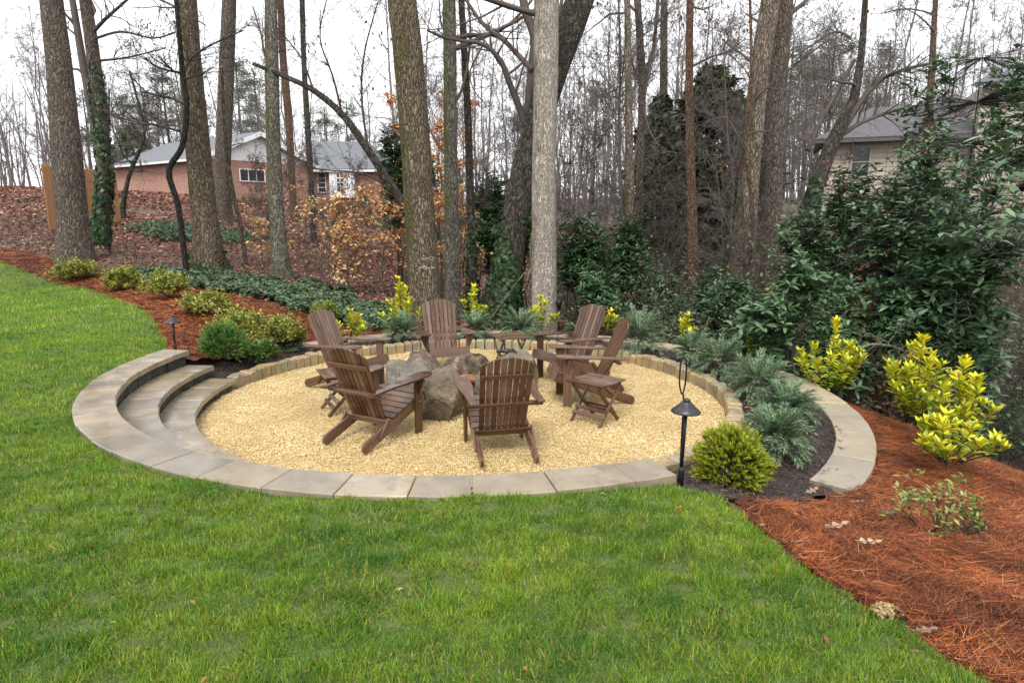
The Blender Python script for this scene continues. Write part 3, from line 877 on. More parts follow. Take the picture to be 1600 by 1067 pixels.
# ---------------------------------------------------------------- folding tables
def make_table(label):
    t = thing('folding_table', label, 'table', group='slatted folding side tables')
    W_ = M['wood']; sd = [3000]
    def board(name, poly, thick, fr, e=.003):
        sd[0] += 1
        return obj(name, prism(name, poly, -thick / 2, thick / 2, e, fr, seed=sd[0]), W_, t)
    H = .43
    for k in range(6):
        v = -.175 + k * .07
        board('top_slat', rect(-.215, .215, -.032, .032), .018, frame((0, v, H - .009), (1, 0, 0), (0, 1, 0)))
    for u in (-.16, .16):
        board('batten', rect(-.19, .19, -.014, .014), .022, frame((u, 0, H - .034), (0, 1, 0), (0, 0, 1)))
    # crossed legs, one pair inside the other
    L = math.hypot(.35, H - .05)
    for sx in (-1, 1):
        board('leg', rect(0, L, -.019, .019), .018, frame((sx * .172, -.18, .006), (0, .36, H - .055), (0, -(H - .055), .36)))
        board('leg', rect(0, L, -.019, .019), .018, frame((sx * .150, .18, .006), (0, -.36, H - .055), (0, -(H - .055), -.36)))
    for sgn, w_ in ((-1, .180), (1, .142)):
        for q in (.075, .125):
            yy = sgn * (.18 - q * .36 / (H - .055)); nrm = np.array([0, -sgn * (-.36), H - .055])
            dirv = np.array([0, -sgn * .36, H - .055]); dirv = dirv / np.linalg.norm(dirv)
            off = np.array([0, sgn * dirv[2], -sgn * dirv[1] * 1.0]) * .028
            off = np.array([0, sgn * abs(dirv[2]), abs(dirv[1])]) * .027
            board('shelf_slat', rect(-w_ - .012, w_ + .012, -.02, .02), .014, frame((off[0], yy + off[1], q + off[2]), (1, 0, 0), dirv))
    return t
tb = make_table('brown slatted folding table nearest the path light, before the side view chair')
tb.location = (.84, 6.51, ZG + .004); tb.rotation_euler = (0, 0, R(-42))
copy_tree(tb, (-.03, 8.98, ZG + .004), R(20), 'brown slatted folding table at the back between two chairs')
copy_tree(tb, (-1.80, 6.86, ZG + .004), R(-62), 'brown slatted folding table half hidden between the two left chairs')

# ---------------------------------------------------------------- fire pit boulders
def boulder(name, label, loc, size, rz, m, seed, cuts=13, rough=.045):
    r_ = np.random.default_rng(seed)
    bm_me = bpy.data.meshes.new(name)
    import bmesh
    bm = bmesh.new(); bmesh.ops.create_icosphere(bm, subdivisions=5, radius=1)
    V = np.array([v.co[:] for v in bm.verts])
    for c in range(cuts):
        n = norm(r_.normal(0, 1, 3)[None])[0]
        if c == 0: n = norm(np.array([[r_.normal(0, .15), r_.normal(0, .15), 1]]))[0]
        dd = r_.uniform(.60, .90); s = V @ n - dd - .03 * np.sin(V @ np.array([5., 3, 4]) + c) - .012 * np.sin(V @ np.array([13., 17, 11]) + 2 * c)
        V = V - np.where(s > 0, s * 1.0, 0)[:, None] * n
    ph = r_.uniform(0, 9, 3)
    nz = np.sin(V[:, 0] * 3.1 + ph[0]) * np.sin(V[:, 1] * 2.7 + ph[1]) * np.sin(V[:, 2] * 3.3 + ph[2]) + .45 * np.sin(V[:, 0] * 8 + V[:, 2] * 6 + ph[1]) * np.sin(V[:, 1] * 7 + ph[0]) \
        + .22 * np.sin(V[:, 2] * 17 + V[:, 1] * 9 + ph[2]) * np.sin(V[:, 0] * 15 + ph[1])
    V = V * (1 + rough * nz)[:, None] + r_.normal(0, .006, V.shape)
    V[:, 2] += .55; V[:, 2] = np.maximum(V[:, 2], -.12)
    V = V * (np.array(size) / np.array([1.6, 1.6, 1.35]))
    for v, q in zip(bm.verts, V): v.co = q
    bm.to_mesh(bm_me); bm.free()
    for p in bm_me.polygons: p.use_smooth = True
    o = obj(name, bm_me, m); o.location = loc; o.rotation_euler = (0, 0, rz)
    return tag(o, label, 'boulder', 'boulders ringing the fire pit')
boulder('boulder', 'tall rounded tan boulder at the front of the fire pit', (-.71, 6.66, ZG), (.46, .40, .52), .4, M['boulder'], 2, 16, .03)
boulder('boulder', 'flat topped grey block boulder left of the fire pit', (-1.14, 7.16, ZG), (.50, .42, .50), .2, M['boulder_pale'], 5, 12, .025)
boulder('boulder', 'dark low boulder behind the flat topped grey block', (-1.10, 7.80, ZG), (.48, .36, .44), -.4, M['boulder_dark'], 8)
boulder('boulder', 'big streaked boulder at the back of the fire pit', (-.52, 7.84, ZG), (.50, .40, .47), .5, M['boulder_dark'], 31, 10, .04)
boulder('boulder', 'pale boulder with a black glove on it behind the near chair', (.0, 7.74, ZG), (.52, .42, .46), 0, M['boulder_pale'], 14)
boulder('boulder', 'small grey boulder just right of the tall tan one', (-.22, 7.0, ZG), (.30, .30, .42), .9, M['boulder_pale'], 17)
# ash and charred wood inside the ring
M['ash'] = plain('ash', (.05, .046, .042), .95, 0, 26, .7, .8, .02)
g = Geo(); na = 40; aa = np.arange(na) * 2 * np.pi / na; r_ = np.random.default_rng(6)
rings_ = [np.stack([q * .56 * np.cos(aa) * (1 + .06 * np.sin(3 * aa)), q * .50 * np.sin(aa), .05 * (1 - q * q) + r_.normal(0, .006, na)], 1) for q in (1, .75, .5, .25)]
g.add(np.concatenate(rings_ + [np.array([[0, 0, .055]])]), [np.stack([np.concatenate([k * na + np.arange(na) for k in range(3)]), np.concatenate([k * na + (np.arange(na) + 1) % na for k in range(3)]), np.concatenate([(k + 1) * na + (np.arange(na) + 1) % na for k in range(3)]), np.concatenate([(k + 1) * na + np.arange(na) for k in range(3)])], 1),
      np.stack([3 * na + np.arange(na), 3 * na + (np.arange(na) + 1) % na, np.full(na, 4 * na)], 1)])
o = obj('ash_bed', g.mesh('ash_bed', True), M['ash']); o.location = (-.55, 7.3, ZG + .012); tag(o, 'dark ash bed inside the ring of boulders', 'ash', kind='stuff')
# terracotta log lying in the pit
g = Geo(); aa = np.arange(14) * 2 * np.pi / 14; zz = np.linspace(0, .26, 7)
for sft in (0, .075, -.075):
    pts = np.stack([np.linspace(-.14, .14, 7), np.zeros(7) + sft, np.zeros(7) + (.03 if sft == 0 else 0)], 1)[None]
    tubes(g, pts, np.array([[.02, .046, .05, .05, .05, .046, .02]]), 14, np.array([.3, .1, .05]))
o = obj('clay_log', g.mesh('clay_log', True), M['rust']); o.location = (-.50, 7.28, ZG + .24); o.rotation_euler = (0, R(8), R(35)); o.scale = (.75, .75, .75)
tag(o, 'ribbed rust orange log between the fire pit boulders', 'log')
g = Geo()
for (x, y, z, l, a_, w_) in [(0, 0, .02, .16, .2, .028), (.05, .03, .022, .13, .9, .02), (-.05, -.02, .02, .14, -.5, .022), (.09, -.01, .015, .09, 1.8, .016), (-.09, .01, .015, .10, 2.7, .018)]:
    d_ = np.array([math.cos(a_), math.sin(a_) * .6, 0]); s_ = np.linspace(-.5, .5, 6)
    pts = np.array([x, y, z]) + s_[:, None] * l * d_ + np.stack([np.zeros(6), np.zeros(6), .012 * np.cos(s_ * 5)], 1)
    tubes(g, pts[None], np.array([[.004, w_ * .8, w_, w_ * .9, w_ * .8, .004]]), 8, np.array([.02, .02, .02]))
o = obj('work_glove', g.mesh('work_glove', True), M['black_cloth']); o.location = (-.05, 7.66, ZG + .46)
tag(o, 'crumpled black glove lying on the back boulder', 'glove')

# ---------------------------------------------------------------- path lights and rod
def path_light(label, loc, h, s, tilt=0):
    t = thing('path_light', label, 'path light', loc, group='black path lights')
    t.rotation_euler = (0, tilt, 0)
    obj('pole', lathe('pole', [(0, 0), (.0105 * s, 0), (.013 * s, h * .5), (.0155 * s, h - .02), (0, h - .02)], 14), M['black_metal'], t)
    obj('base_collar', lathe('base_collar', [(0, -.05), (.023 * s, -.05), (.025 * s, 0), (.022 * s, .05), (.014 * s, .075), (0, .075)], 14), M['black_metal'], t)
    sh = obj('shade', lathe('shade', [(.0, h - .02), (.05 * s, h - .022), (.112 * s, h - .03), (.115 * s, h - .024), (.09 * s, h - .006), (.058 * s, h + .018), (.036 * s, h + .036), (.032 * s, h + .04), (0, h + .042)], 24), M['grey_metal'], t)
    obj('finial', lathe('finial', [(0, h + .042), (.028 * s, h + .0425), (.029 * s, h + .050), (.02 * s, h + .056), (0, h + .057)], 16), M['grey_metal'], sh)
    return t
lp = gp(1064, 742, -.01)
path_light('tall black path light with cone shade where the flagstone cap ends', (lp[0], lp[1], -.03), .46, .80, R(1.5))
lp2 = gp(268, 545, 0)
path_light('small black path light beside the top of the stone steps', (lp2[0] + .02, lp2[1] + .05, -.02), .36, .80)
# looped rod standing behind the light
rp = gp(1067, 690, ZG)
pts = [(0, 0, -.1), (0, 0, .35), (0, 0, .62), (-.015, 0, .66), (-.03, 0, .72), (-.03, 0, .86), (-.012, 0, .90), (.008, 0, .86), (.008, 0, .74), (-.004, 0, .66)]
sp = catmull(pts, 5); g = Geo(); tubes(g, sp[None], np.full((1, len(sp)), .0055), 8, np.array([.02, .02, .02]))
q_ = at(1067, 690, lp[1] + .28)
o = obj('looped_rod', g.mesh('looped_rod', True), M['black_metal']); o.location = (q_[0] - .01, lp[1] + .28, -.03 - .185)
tag(o, 'thin black rod with a loop top standing behind the tall path light', 'rod')

# ---------------------------------------------------------------- shrubs
def rnd_dirs(r_, n, zmin=-.2, zmax=1.0):
    z = r_.uniform(zmin, zmax, n); a = r_.uniform(0, 2 * np.pi, n); s = np.sqrt(np.maximum(0, 1 - z * z))
    return np.stack([s * np.cos(a), s * np.sin(a), z], 1)

def pick(r_, n, cols, w, var=.2):
    c = np.array(cols)[r_.choice(len(cols), n, p=np.array(w) / sum(w))]
    return c * r_.uniform(1 - var, 1 + var, (n, 1))

def plant(name, label, cat, loc, group, stem_g, leaf_g, stem_m, leaf_m, stem_name='stem', leaf_name='foliage'):
    t = thing(name, label, cat, tuple(float(v) for v in loc), group=group)
    if stem_g is not None and stem_g.n: obj(stem_name, stem_g.mesh(stem_name), stem_m, t)
    if leaf_g is not None and leaf_g.n: obj(leaf_name, leaf_g.mesh(leaf_name), leaf_m, t, kind='stuff')
    return t

def azalea(label, x, y, w, h, seed, n=1500, cols=None, open_=0.0, z=None, ls=.030):
    r_ = np.random.default_rng(seed); sg = Geo(); lg = Geo(); tips = []
    k = 9
    d = rnd_dirs(r_, k, .35, .95) * np.array([w / h, w / h, 1])
    grow(sg, np.zeros((k, 3)) + r_.normal(0, .03, (k, 3)) * np.array([1, 1, 0]), d, np.full(k, h * .62), np.full(k, .009), 3, np.array([.05, .03, .025]), seed,
         .16, .04, 3, (3, 3, 3), (4, 4), .55, (20, 55), .35, .0016, tips)
    ends = np.concatenate([tips[0][0], tips[0][1]])
    sc = np.abs(ends).max(0); ends = ends * np.array([w * .5 / max(sc[0], .01), w * .5 / max(sc[1], .01), h * .95 / max(sc[2], .01)]) * (1 if True else 1)
    ends = ends[r_.integers(0, len(ends), n // 14)]
    dm = rnd_dirs(r_, n // 10, -.1, 1.0) * r_.uniform(.5, 1.0, (n // 10, 1)); dm = dm * (1 + .34 * np.sin(dm[:, 0:1] * 5 + seed) * np.sin(dm[:, 1:2] * 6 + seed * 2)); dm = dm * np.array([w * .5, w * .5, h * .62]) + np.array([0, 0, h * .38])
    ends = np.concatenate([ends, dm])
    P = np.repeat(ends, 7, 0) + r_.normal(0, .018, (len(ends) * 7, 3)); m_ = len(P)
    D = rnd_dirs(r_, m_, -.1, .95)
    C = pick(r_, m_, cols or [(.32, .34, .055), (.22, .26, .05), (.44, .42, .09), (.10, .14, .035), (.30, .17, .06)], [4, 4, 3, 3, .6])
    leaves(lg, P, D, D[:, [1, 0, 2]] * np.array([-.4, .4, 0]) + np.array([0, 0, 1]), r_.uniform(.7, 1.35, m_) * ls, r_.uniform(.35, .5, m_) * ls, C, 'diamond')
    return plant('azalea_bush', label, 'bush', (x, y, zg1(x, y) - .03 if z is None else z), 'azalea bushes on the pine straw', sg, lg, M['twig_dark'], M['leaf'])

def pxsize(px, d): return px * d / FPX
AZ = [(120, 428, .25, 72, 36, 'low olive azalea farthest up the left bed, below the leftmost trunk'),
      (195, 444, .18, 58, 40, 'round olive azalea second along the left bed, in front of ivy'),
      (261, 462, .12, 70, 46, 'round yellowish azalea just left of the thin black crooked trunk'),
      (325, 487, .06, 88, 44, 'loose yellow green azalea right of the thin black crooked trunk'),
      (378, 520, .0, 112, 72, 'largest azalea of the left bed, yellow green with brown tips'),
      (442, 512, -.02, 76, 56, 'azalea with dark bare stems left of the leaning chair'),
      (408, 536, -.05, 46, 32, 'low green azalea at the edge of the dark mulch'),
      (507, 482, .0, 48, 34, 'small lime green azalea before the ivy bank')]
for k, (px, py, z, w, h, lab) in enumerate(AZ):
    p = gp(px, py, z); d = p[1]
    cols = [(.20, .24, .03), (.14, .18, .03), (.28, .28, .05)] if k in (7,) else ([(.11, .20, .05), (.18, .27, .06), (.07, .12, .04)] if k == 6 else None)
    azalea(lab, p[0], p[1], pxsize(w, d) * .92, pxsize(h, d) * .95, 60 + k, int(2600 + 22 * w), cols if cols is None else cols + cols[:2], ls=.058 if d > 12 else .046)
p = gp(1462, 822, -.17)
azalea('sparse pale green azalea on the pine straw at the lower right', p[0], p[1], .50, .36, 90, 420, [(.22, .26, .06), (.14, .2, .05), (.3, .3, .09), (.1, .14, .04), (.3, .2, .06)], ls=.038)

def yellow_shrub(label, x, y, w, h, seed, stems=9, ls=.085, z=None):
    r_ = np.random.default_rng(seed); sg = Geo(); lg = Geo()
    P = []; D = []; t_ = []
    for k in range(stems):
        a = r_.uniform(0, 6.28); rad = w * .50 * math.sqrt(r_.uniform(0, 1)); hh = h * (.97 - .42 * (rad / (w * .5)) ** 1.6) * r_.uniform(.62, 1.0)
        if k == 0: rad = w * .08; hh = h
        e = np.array([rad * math.cos(a), rad * math.sin(a), hh]); b0 = e * np.array([.25, .25, 0])
        pts = np.stack([b0, b0 + (e - b0) * np.array([.35, .35, .4]), b0 + (e - b0) * np.array([.75, .75, .75]), e])
        pts = catmull(pts, 3); m_ = len(pts)
        tubes(sg, pts[None], np.linspace(.006, .0028, m_)[None], 4, np.array([.12, .05, .03]))
        nl = int(24 * hh / .45) + 8
        s = r_.uniform(.12, 1, nl) ** .75; s = np.sort(s)
        i_ = np.minimum((s * (m_ - 1)).astype(int), m_ - 2); f = (s * (m_ - 1) - i_)[:, None]
        q = pts[i_] * (1 - f) + pts[i_ + 1] * f
        az = np.arange(nl) * 2.4 + r_.normal(0, .4, nl); el = .25 + .75 * s ** 2 + r_.normal(0, .15, nl)
        P.append(q); D.append(np.stack([np.cos(az) * np.cos(el), np.sin(az) * np.cos(el), np.sin(el)], 1)); t_.append(s * hh / h)
        # top whorl
        nw = 8; az = r_.uniform(0, 6.28) + np.arange(nw) * 2 * np.pi / nw; el = r_.uniform(.7, 1.25, nw)
        P.append(np.repeat(pts[-1:], nw, 0)); D.append(np.stack([np.cos(az) * np.cos(el), np.sin(az) * np.cos(el), np.sin(el)], 1)); t_.append(np.full(nw, 1.1 * hh / h))
    P = np.concatenate(P); D = np.concatenate(D); t_ = np.concatenate(t_); n = len(P)
    tt = np.clip(t_ + r_.normal(0, .16, n), 0, 1)[:, None]
    C = (1 - tt) * np.array([.26, .36, .03]) + tt * np.array([.84, .76, .03]); C = np.where(r_.uniform(0, 1, (n, 1)) < .14, np.array([.15, .25, .04]), C) * r_.uniform(.7, 1.15, (n, 1)); C = np.where(r_.uniform(0, 1, (n, 1)) < .05, np.array([.45, .30, .10]), C)
    Nn = np.cross(np.cross(D, np.array([[0, 0, 1.]])), D) + r_.normal(0, .25, (n, 3))
    leaves(lg, P, D, Nn, r_.uniform(.7, 1.15, n) * ls, r_.uniform(.28, .36, n) * ls, C, 'long', droop=.12)
    return plant('yellow_shrub', label, 'shrub', (x, y, (zg1(x, y) if z is None else z) - .03), 'golden leaved shrubs around the wall', sg, lg, M['twig_dark'], M['leaf'])
YS = [((548, 528, -.3), 44, 42, 7, 'short golden shrub behind the leaning chair at left'),
      ((630, 522, -.35), 62, 84, 12, 'tall golden shrub left of the thick mossy trunk'),
      ((740, 512, -.4), 46, 62, 6, 'golden shrub of upright stems right of the far chair back'),
      ((846, 522, -.4), 46, 56, 7, 'golden shrub at the foot of the pale barked trunk'),
      ((953, 520, -.4), 24, 34, 4, 'small golden sprig behind the side view chair top'),
      ((1070, 540, -.4), 30, 46, 5, 'single golden sprig rising from blue green mahonia'),
      ((1186, 578, -.45), 68, 78, 9, 'golden shrub before the large leaved rhododendron, left of the biggest bend'),
      ((1290, 620, -.5), 98, 118, 17, 'bushy golden shrub behind the middle of the flagstone wall'),
      ((1428, 655, -.45), 120, 130, 18, 'tall golden shrub with a leading shoot right of the wall'),
      ((1500, 690, -.42), 90, 130, 12, 'golden shrub cut by the right margin, taller leaves'),
      ((1482, 715, -.38), 130, 72, 16, 'low spreading golden shrub nearest on the right pine straw')]
for k, ((px, py, z), w, h, st, lab) in enumerate(YS):
    p = gp(px, py, z); d = p[1]
    yellow_shrub(lab, p[0], p[1], pxsize(w, d) * 1.1, pxsize(h, d) * 1.05, 120 + k, int(st * 1.35), .105 if d < 9 else .11, z)

def mahonia(label, x, y, w, h, seed, fronds=46, z=MULCH_Z):
    r_ = np.random.default_rng(seed); sg = Geo(); lg = Geo()
    a = r_.uniform(0, 6.28, fronds); el = r_.uniform(.2, 1.4, fronds)
    ln = w * .37 * r_.uniform(.8, 1.1, fronds)
    org = np.stack([np.cos(a) * w * .10, np.sin(a) * w * .10, h * (.25 + .42 * np.sin(el)) * r_.uniform(.8, 1.1, fronds)], 1)
    d = np.stack([np.cos(a) * np.cos(el), np.sin(a) * np.cos(el), np.sin(el)], 1)
    m_ = 9; pts = np.empty((fronds, m_, 3)); pts[:, 0] = org
    for s in range(1, m_):
        d = norm(d + np.array([0, 0, -.135])); pts[:, s] = pts[:, s - 1] + d * (ln / (m_ - 1))[:, None]
    pts[..., 2] = np.maximum(pts[..., 2], .02)
    tubes(sg, pts, np.broadcast_to(np.linspace(.0028, .0012, m_), (fronds, m_)), 3, np.array([.1, .13, .05]))
    ks = 4; tubes(sg, np.stack([np.zeros((ks, 3)), r_.normal(0, w * .06, (ks, 3)) + np.array([0, 0, h * .3]), r_.normal(0, w * .1, (ks, 3)) + np.array([0, 0, h * .6])], 1), np.full((ks, 3), .007), 4, np.array([.06, .05, .03]))
    tn = norm(np.gradient(pts, axis=1))
    P = []; D = []; NN = []
    for q in range(2, m_):
        side = norm(np.cross(tn[:, q], np.array([0, 0, 1.])))
        for sg_ in (-1, 1):
            for off in (0, .5):
                b_ = pts[:, q] - off * (pts[:, q] - pts[:, q - 1])
                P.append(b_); D.append(norm(tn[:, q] * .75 + side * sg_ * .8 + np.array([0, 0, .06]) + r_.normal(0, .1, side.shape))); NN.append(np.cross(side, tn[:, q]) + r_.normal(0, .2, side.shape))
    P.append(pts[:, -1]); D.append(tn[:, -1]); NN.append(np.cross(norm(np.cross(tn[:, -1], np.array([0, 0, 1.]))), tn[:, -1]))
    P = np.concatenate(P); D = np.concatenate(D); NN = np.concatenate(NN); n = len(P)
    C = pick(r_, n, [(.12, .20, .10), (.18, .27, .145), (.06, .11, .06), (.26, .34, .16)], [4, 3, 3, 1.6])
    leaves(lg, P, D, NN, r_.uniform(.65, 1.1, n) * .066, .0095, C, 'diamond', droop=.06, fold=.1)
    return plant('mahonia_plant', label, 'plant', (x, y, z), 'feathery blue green mahonias in the bed', sg, lg, M['twig_dark'], M['leaf'])
MH = [((455, 548), 44, 30, 'small feathery mahonia behind the leaning chair at left'), ((628, 536), 66, 46, 'feathery mahonia at the foot of the tall golden shrub'),
      ((742, 530), 62, 40, 'feathery mahonia right of the far facing chair'), ((815, 528), 78, 38, 'feathery mahonia behind the far folding table'),
      ((905, 532), 50, 26, 'small feathery mahonia seen between the slats of the far right chair'),
      ((998, 552), 100, 66, 'large feathery mahonia right of the side view chair top'), ((1082, 568), 72, 52, 'feathery mahonia under the single golden sprig'),
      ((1130, 588), 96, 56, 'feathery mahonia before the golden shrub at the wall'), ((1192, 625), 116, 66, 'feathery mahonia leaning over the flagstone wall'),
      ((1236, 662), 110, 62, 'greener feathery mahonia, second nearest in the bed'), ((1222, 715), 122, 84, 'nearest big feathery mahonia beside the round conifer')]
for k, ((px, py), w, h, lab) in enumerate(MH):
    p = gp(px, py, MULCH_Z); d = p[1]
    mahonia(lab, p[0] - (.06 if px > 1100 else 0), p[1], pxsize(w, d) * 1.0, pxsize(h, d) * .84, 160 + k, 62 + int(w * .45))

def dwarf_conifer(label, x, y, w, h, seed, z, cols, shoots=620, ln=.075):
    r_ = np.random.default_rng(seed); lg = Geo(); sg = Geo()
    dd = rnd_dirs(r_, shoots, -.42, 1.0)
    base = dd * np.array([w * .5, w * .5, h * .62]) * r_.uniform(.72, .95, (shoots, 1)) * (1 + .16 * np.sin(dd[:, 0:1] * 6 + seed) * np.sin(dd[:, 1:2] * 5 + 1) + .10 * np.sin(dd[:, 2:3] * 9 + dd[:, 0:1] * 8)) + np.array([0, 0, h * .30])
    base[:, 2] = np.maximum(base[:, 2], .015)
    d = norm(dd * np.array([1, 1, .8]) + np.array([0, 0, .45]) + r_.normal(0, .22, (shoots, 3)))
    L = r_.uniform(.7, 1.35, shoots) * ln
    K = 22; s = np.linspace(0, 1, K)
    P = base[:, None] + d[:, None] * (s[None, :, None] * L[:, None, None]); az = r_.uniform(0, 6.28, (shoots, K))
    u = norm(np.cross(d, r_.normal(0, 1, d.shape))); v = np.cross(d, u)
    DN = norm(d[:, None] * 1.05 + .62 * (np.cos(az)[..., None] * u[:, None] + np.sin(az)[..., None] * v[:, None]))
    c0, c1, c2 = [np.array(c) for c in cols]
    t = np.clip(s[None] + r_.normal(0, .15, (shoots, K)), 0, 1)[..., None]
    out = np.clip((dd[:, 2] + .3), 0.2, 1)[:, None, None]
    C = (c0 * (1 - t) + c1 * t); C = np.where(r_.uniform(0, 1, (shoots, 1, 1)) < .15, C * .55 + c2 * .45, C) * r_.uniform(.75, 1.2, (shoots, 1, 1))
    n = shoots * K
    leaves(lg, P.reshape(-1, 3), DN.reshape(-1, 3), r_.normal(0, 1, (n, 3)), (.032), .0085, C.reshape(-1, 3), 'tri', droop=.0)
    k = 14; e = base[r_.integers(0, shoots, k)]
    tubes(sg, np.stack([np.zeros((k, 3)) + np.array([0, 0, -.02]), e * .5, e * .92], 1), np.tile([.01, .006, .003], (k, 1)), 4, np.array([.06, .04, .03]))
    return plant('dwarf_conifer', label, 'conifer', (x, y, z), 'round dwarf conifers', sg, lg, M['twig_dark'], M['leaf'])
p = gp(1148, 752, -.26)
dwarf_conifer('round bushy yellow green dwarf conifer beside the tall path light', p[0], p[1] + .1, .44, .40, 5, zg1(p[0], p[1]) - .09, [(.035, .075, .008), (.36, .40, .03), (.30, .24, .03)], 1000, .07)
p = gp(341, 557, -.12)
dwarf_conifer('mounded deep green dwarf conifer above the steps', p[0], p[1] + .2, .46, .40, 6, -.17, [(.018, .055, .012), (.11, .24, .045), (.16, .24, .05)], 620, .10)

# leaves and a dried bloom lying on straw and grass
def lobed_leaf(name, label, loc, size, rz, col, seed, curl=.25):
    r_ = np.random.default_rng(seed); u1 = np.linspace(-.5, .5, 15); k_ = len(u1)
    hw = (np.sin(np.pi * np.clip(u1 + .5, .02, .98)) ** .8) * (.15 + .09 * np.cos((u1 + .5) * np.pi * 7)) * (1 + r_.normal(0, .12, k_))
    bow = curl * (u1 + .1) ** 2 * 1.2
    up_ = np.stack([u1, hw, bow + curl * hw * 1.2 + r_.normal(0, .015, k_)], 1); dn_ = np.stack([u1, -hw * r_.uniform(.85, 1.1, k_), bow + curl * hw * .5 + r_.normal(0, .015, k_)], 1); md_ = np.stack([u1, 0 * u1, bow], 1)
    V = np.concatenate([up_, md_, dn_]) * size; i_ = np.arange(k_ - 1); g = Geo()
    g.add(V, [np.stack([i_, i_ + 1, i_ + 1 + k_, i_ + k_], 1), np.stack([i_ + k_, i_ + 1 + k_, i_ + 1 + 2 * k_, i_ + 2 * k_], 1)], np.array(col) * (1 + .15 * r_.normal(0, 1, (3 * k_, 1))))
    pts = np.array([[[-.52, 0, .05], [0, 0, .012], [.5, 0, .06]]]) * size
    tubes(g, pts, np.full((1, 3), .012 * size), 4, np.array(col) * .6)
    o = obj(name, g.mesh(name), M['leaf_dry']); o.location = loc; o.rotation_euler = (r_.normal(0, .12), r_.normal(0, .12), rz)
    return tag(o, label, 'leaf', 'fallen leaves')
FL = [((1305, 826), -.1, .15, .2, (.42, .27, .17), 'tan lobed oak leaf lying on the pine straw'), ((1357, 851), -.1, .12, -.1, (.52, .42, .27), 'pale curled leaf right of the tan oak leaf on straw'),
      ((1315, 848), -.1, .08, 1.2, (.10, .03, .015), 'dark brown leaf between two paler oak leaves'), ((1268, 770), -.25, .10, .4, (.33, .22, .14), 'tan leaf near the end of the flagstone wall'),
      ((1338, 787), -.25, .09, -.4, (.28, .2, .15), 'greyish leaf on straw past the wall end'), ((1422, 665), -.4, .12, 1.0, (.6, .55, .12), 'yellow fallen leaf below the tall golden shrub'),
      ((1386, 805), -.15, .10, .2, (.22, .16, .13), 'grey brown leaf left of the sparse azalea'), ((1060, 797), .02, .05, .7, (.38, .18, .05), 'small orange leaf lying in the grass near the light'),
      ((1402, 958), 0, .07, 2, (.16, .07, .04), 'dark curled leaf at the straw edge near the dried bloom'), ((157, 480), .03, .16, .4, (.5, .3, .2), 'pinkish tan leaf on the upper lawn'),
      ((1445, 990), -.05, .09, .1, (.25, .17, .13), 'dull leaf low on the straw at the corner')]
for k, ((px, py), z, s, rz, col, lab) in enumerate(FL):
    p = gp(px, py, z); zz = (lawn_z if is_lawn(np.array([p[0]]), np.array([p[1]]))[0] else straw_z)(np.array([p[0]]), np.array([p[1]]))[0]
    p = gp(px, py, zz + .04); lobed_leaf('fallen_leaf', lab, (p[0], p[1], zz + .055), s * 1.15, rz, col, 700 + k)
p = gp(1386, 950, .03); r_ = np.random.default_rng(4); n = 260
dd = rnd_dirs(r_, n, -.1, 1); g = Geo()
leaves(g, dd * np.array([.055, .032, .03]) * r_.uniform(.6, 1, (n, 1)), rnd_dirs(r_, n, -.5, 1), dd, .02, .016, pick(r_, n, [(.42, .30, .14), (.5, .38, .2), (.28, .18, .08)], [3, 2, 1]), 'diamond')
o = obj('dried_bloom', g.mesh('dried_bloom'), M['leaf_dry']); o.location = (p[0], p[1], .012); o.rotation_euler = (0, 0, -.3)
tag(o, 'crumbled straw coloured dried flower head at the edge of the grass', 'flower head')

# scattered small dead leaves on gravel, mulch and caps
n = 150; g = Geo(); r_ = np.random.default_rng(91)
a = r_.uniform(-44, 60, n); rr = r_.uniform(RG + .2, RWI - .05, n)
x = C0[0] + rr * np.cos(np.radians(a)); y = C0[1] + rr * np.sin(np.radians(a)); az = r_.uniform(0, 6.28, n)
leaves(g, np.stack([x, y, mulch_z(x, y) + .02], 1), np.stack([np.cos(az), np.sin(az), r_.normal(0, .2, n)], 1), np.stack([r_.normal(0, .3, n), r_.normal(0, .3, n), np.ones(n)], 1),
       r_.uniform(.03, .075, n), r_.uniform(.015, .03, n), pick(r_, n, [(.42, .22, .12), (.5, .33, .2), (.2, .1, .06)], [3, 2, 2]), 'diamond')
n = 90; rr = np.sqrt(r_.uniform(0, 1, n)) * (RG - .1); a = r_.uniform(0, 6.28, n); x = C0[0] + rr * np.cos(a); y = C0[1] + rr * np.sin(a)
leaves(g, np.stack([x, y, np.full(n, ZG + .012)], 1), np.stack([np.cos(a * 3), np.sin(a * 3), np.zeros(n)], 1), np.tile([0, 0, 1.], (n, 1)), r_.uniform(.02, .09, n), r_.uniform(.004, .012, n),
       pick(r_, n, [(.25, .12, .06), (.1, .05, .03), (.35, .2, .1)], [3, 2, 2]), 'diamond')
n = 110; x = r_.uniform(-5, 1.6, n); y = r_.uniform(1.8, 6, n); kk = is_lawn(x, y); x, y = x[kk], y[kk]; n = len(x); a = r_.uniform(0, 6.28, n)
leaves(g, np.stack([x, y, lawn_z(x, y) + .03], 1), np.stack([np.cos(a), np.sin(a), r_.normal(0, .3, n)], 1), np.stack([r_.normal(0, .4, n), r_.normal(0, .4, n), np.ones(n)], 1), r_.uniform(.02, .05, n), r_.uniform(.008, .02, n),
       pick(r_, n, [(.35, .18, .07), (.16, .08, .04), (.4, .28, .14)], [3, 2, 2]), 'diamond')
tag(obj('leaf_crumbs', g.mesh('leaf_crumbs'), M['leaf_dry']), 'tiny scattered dead leaves on the mulch, gravel and lawn', 'leaves', kind='stuff')

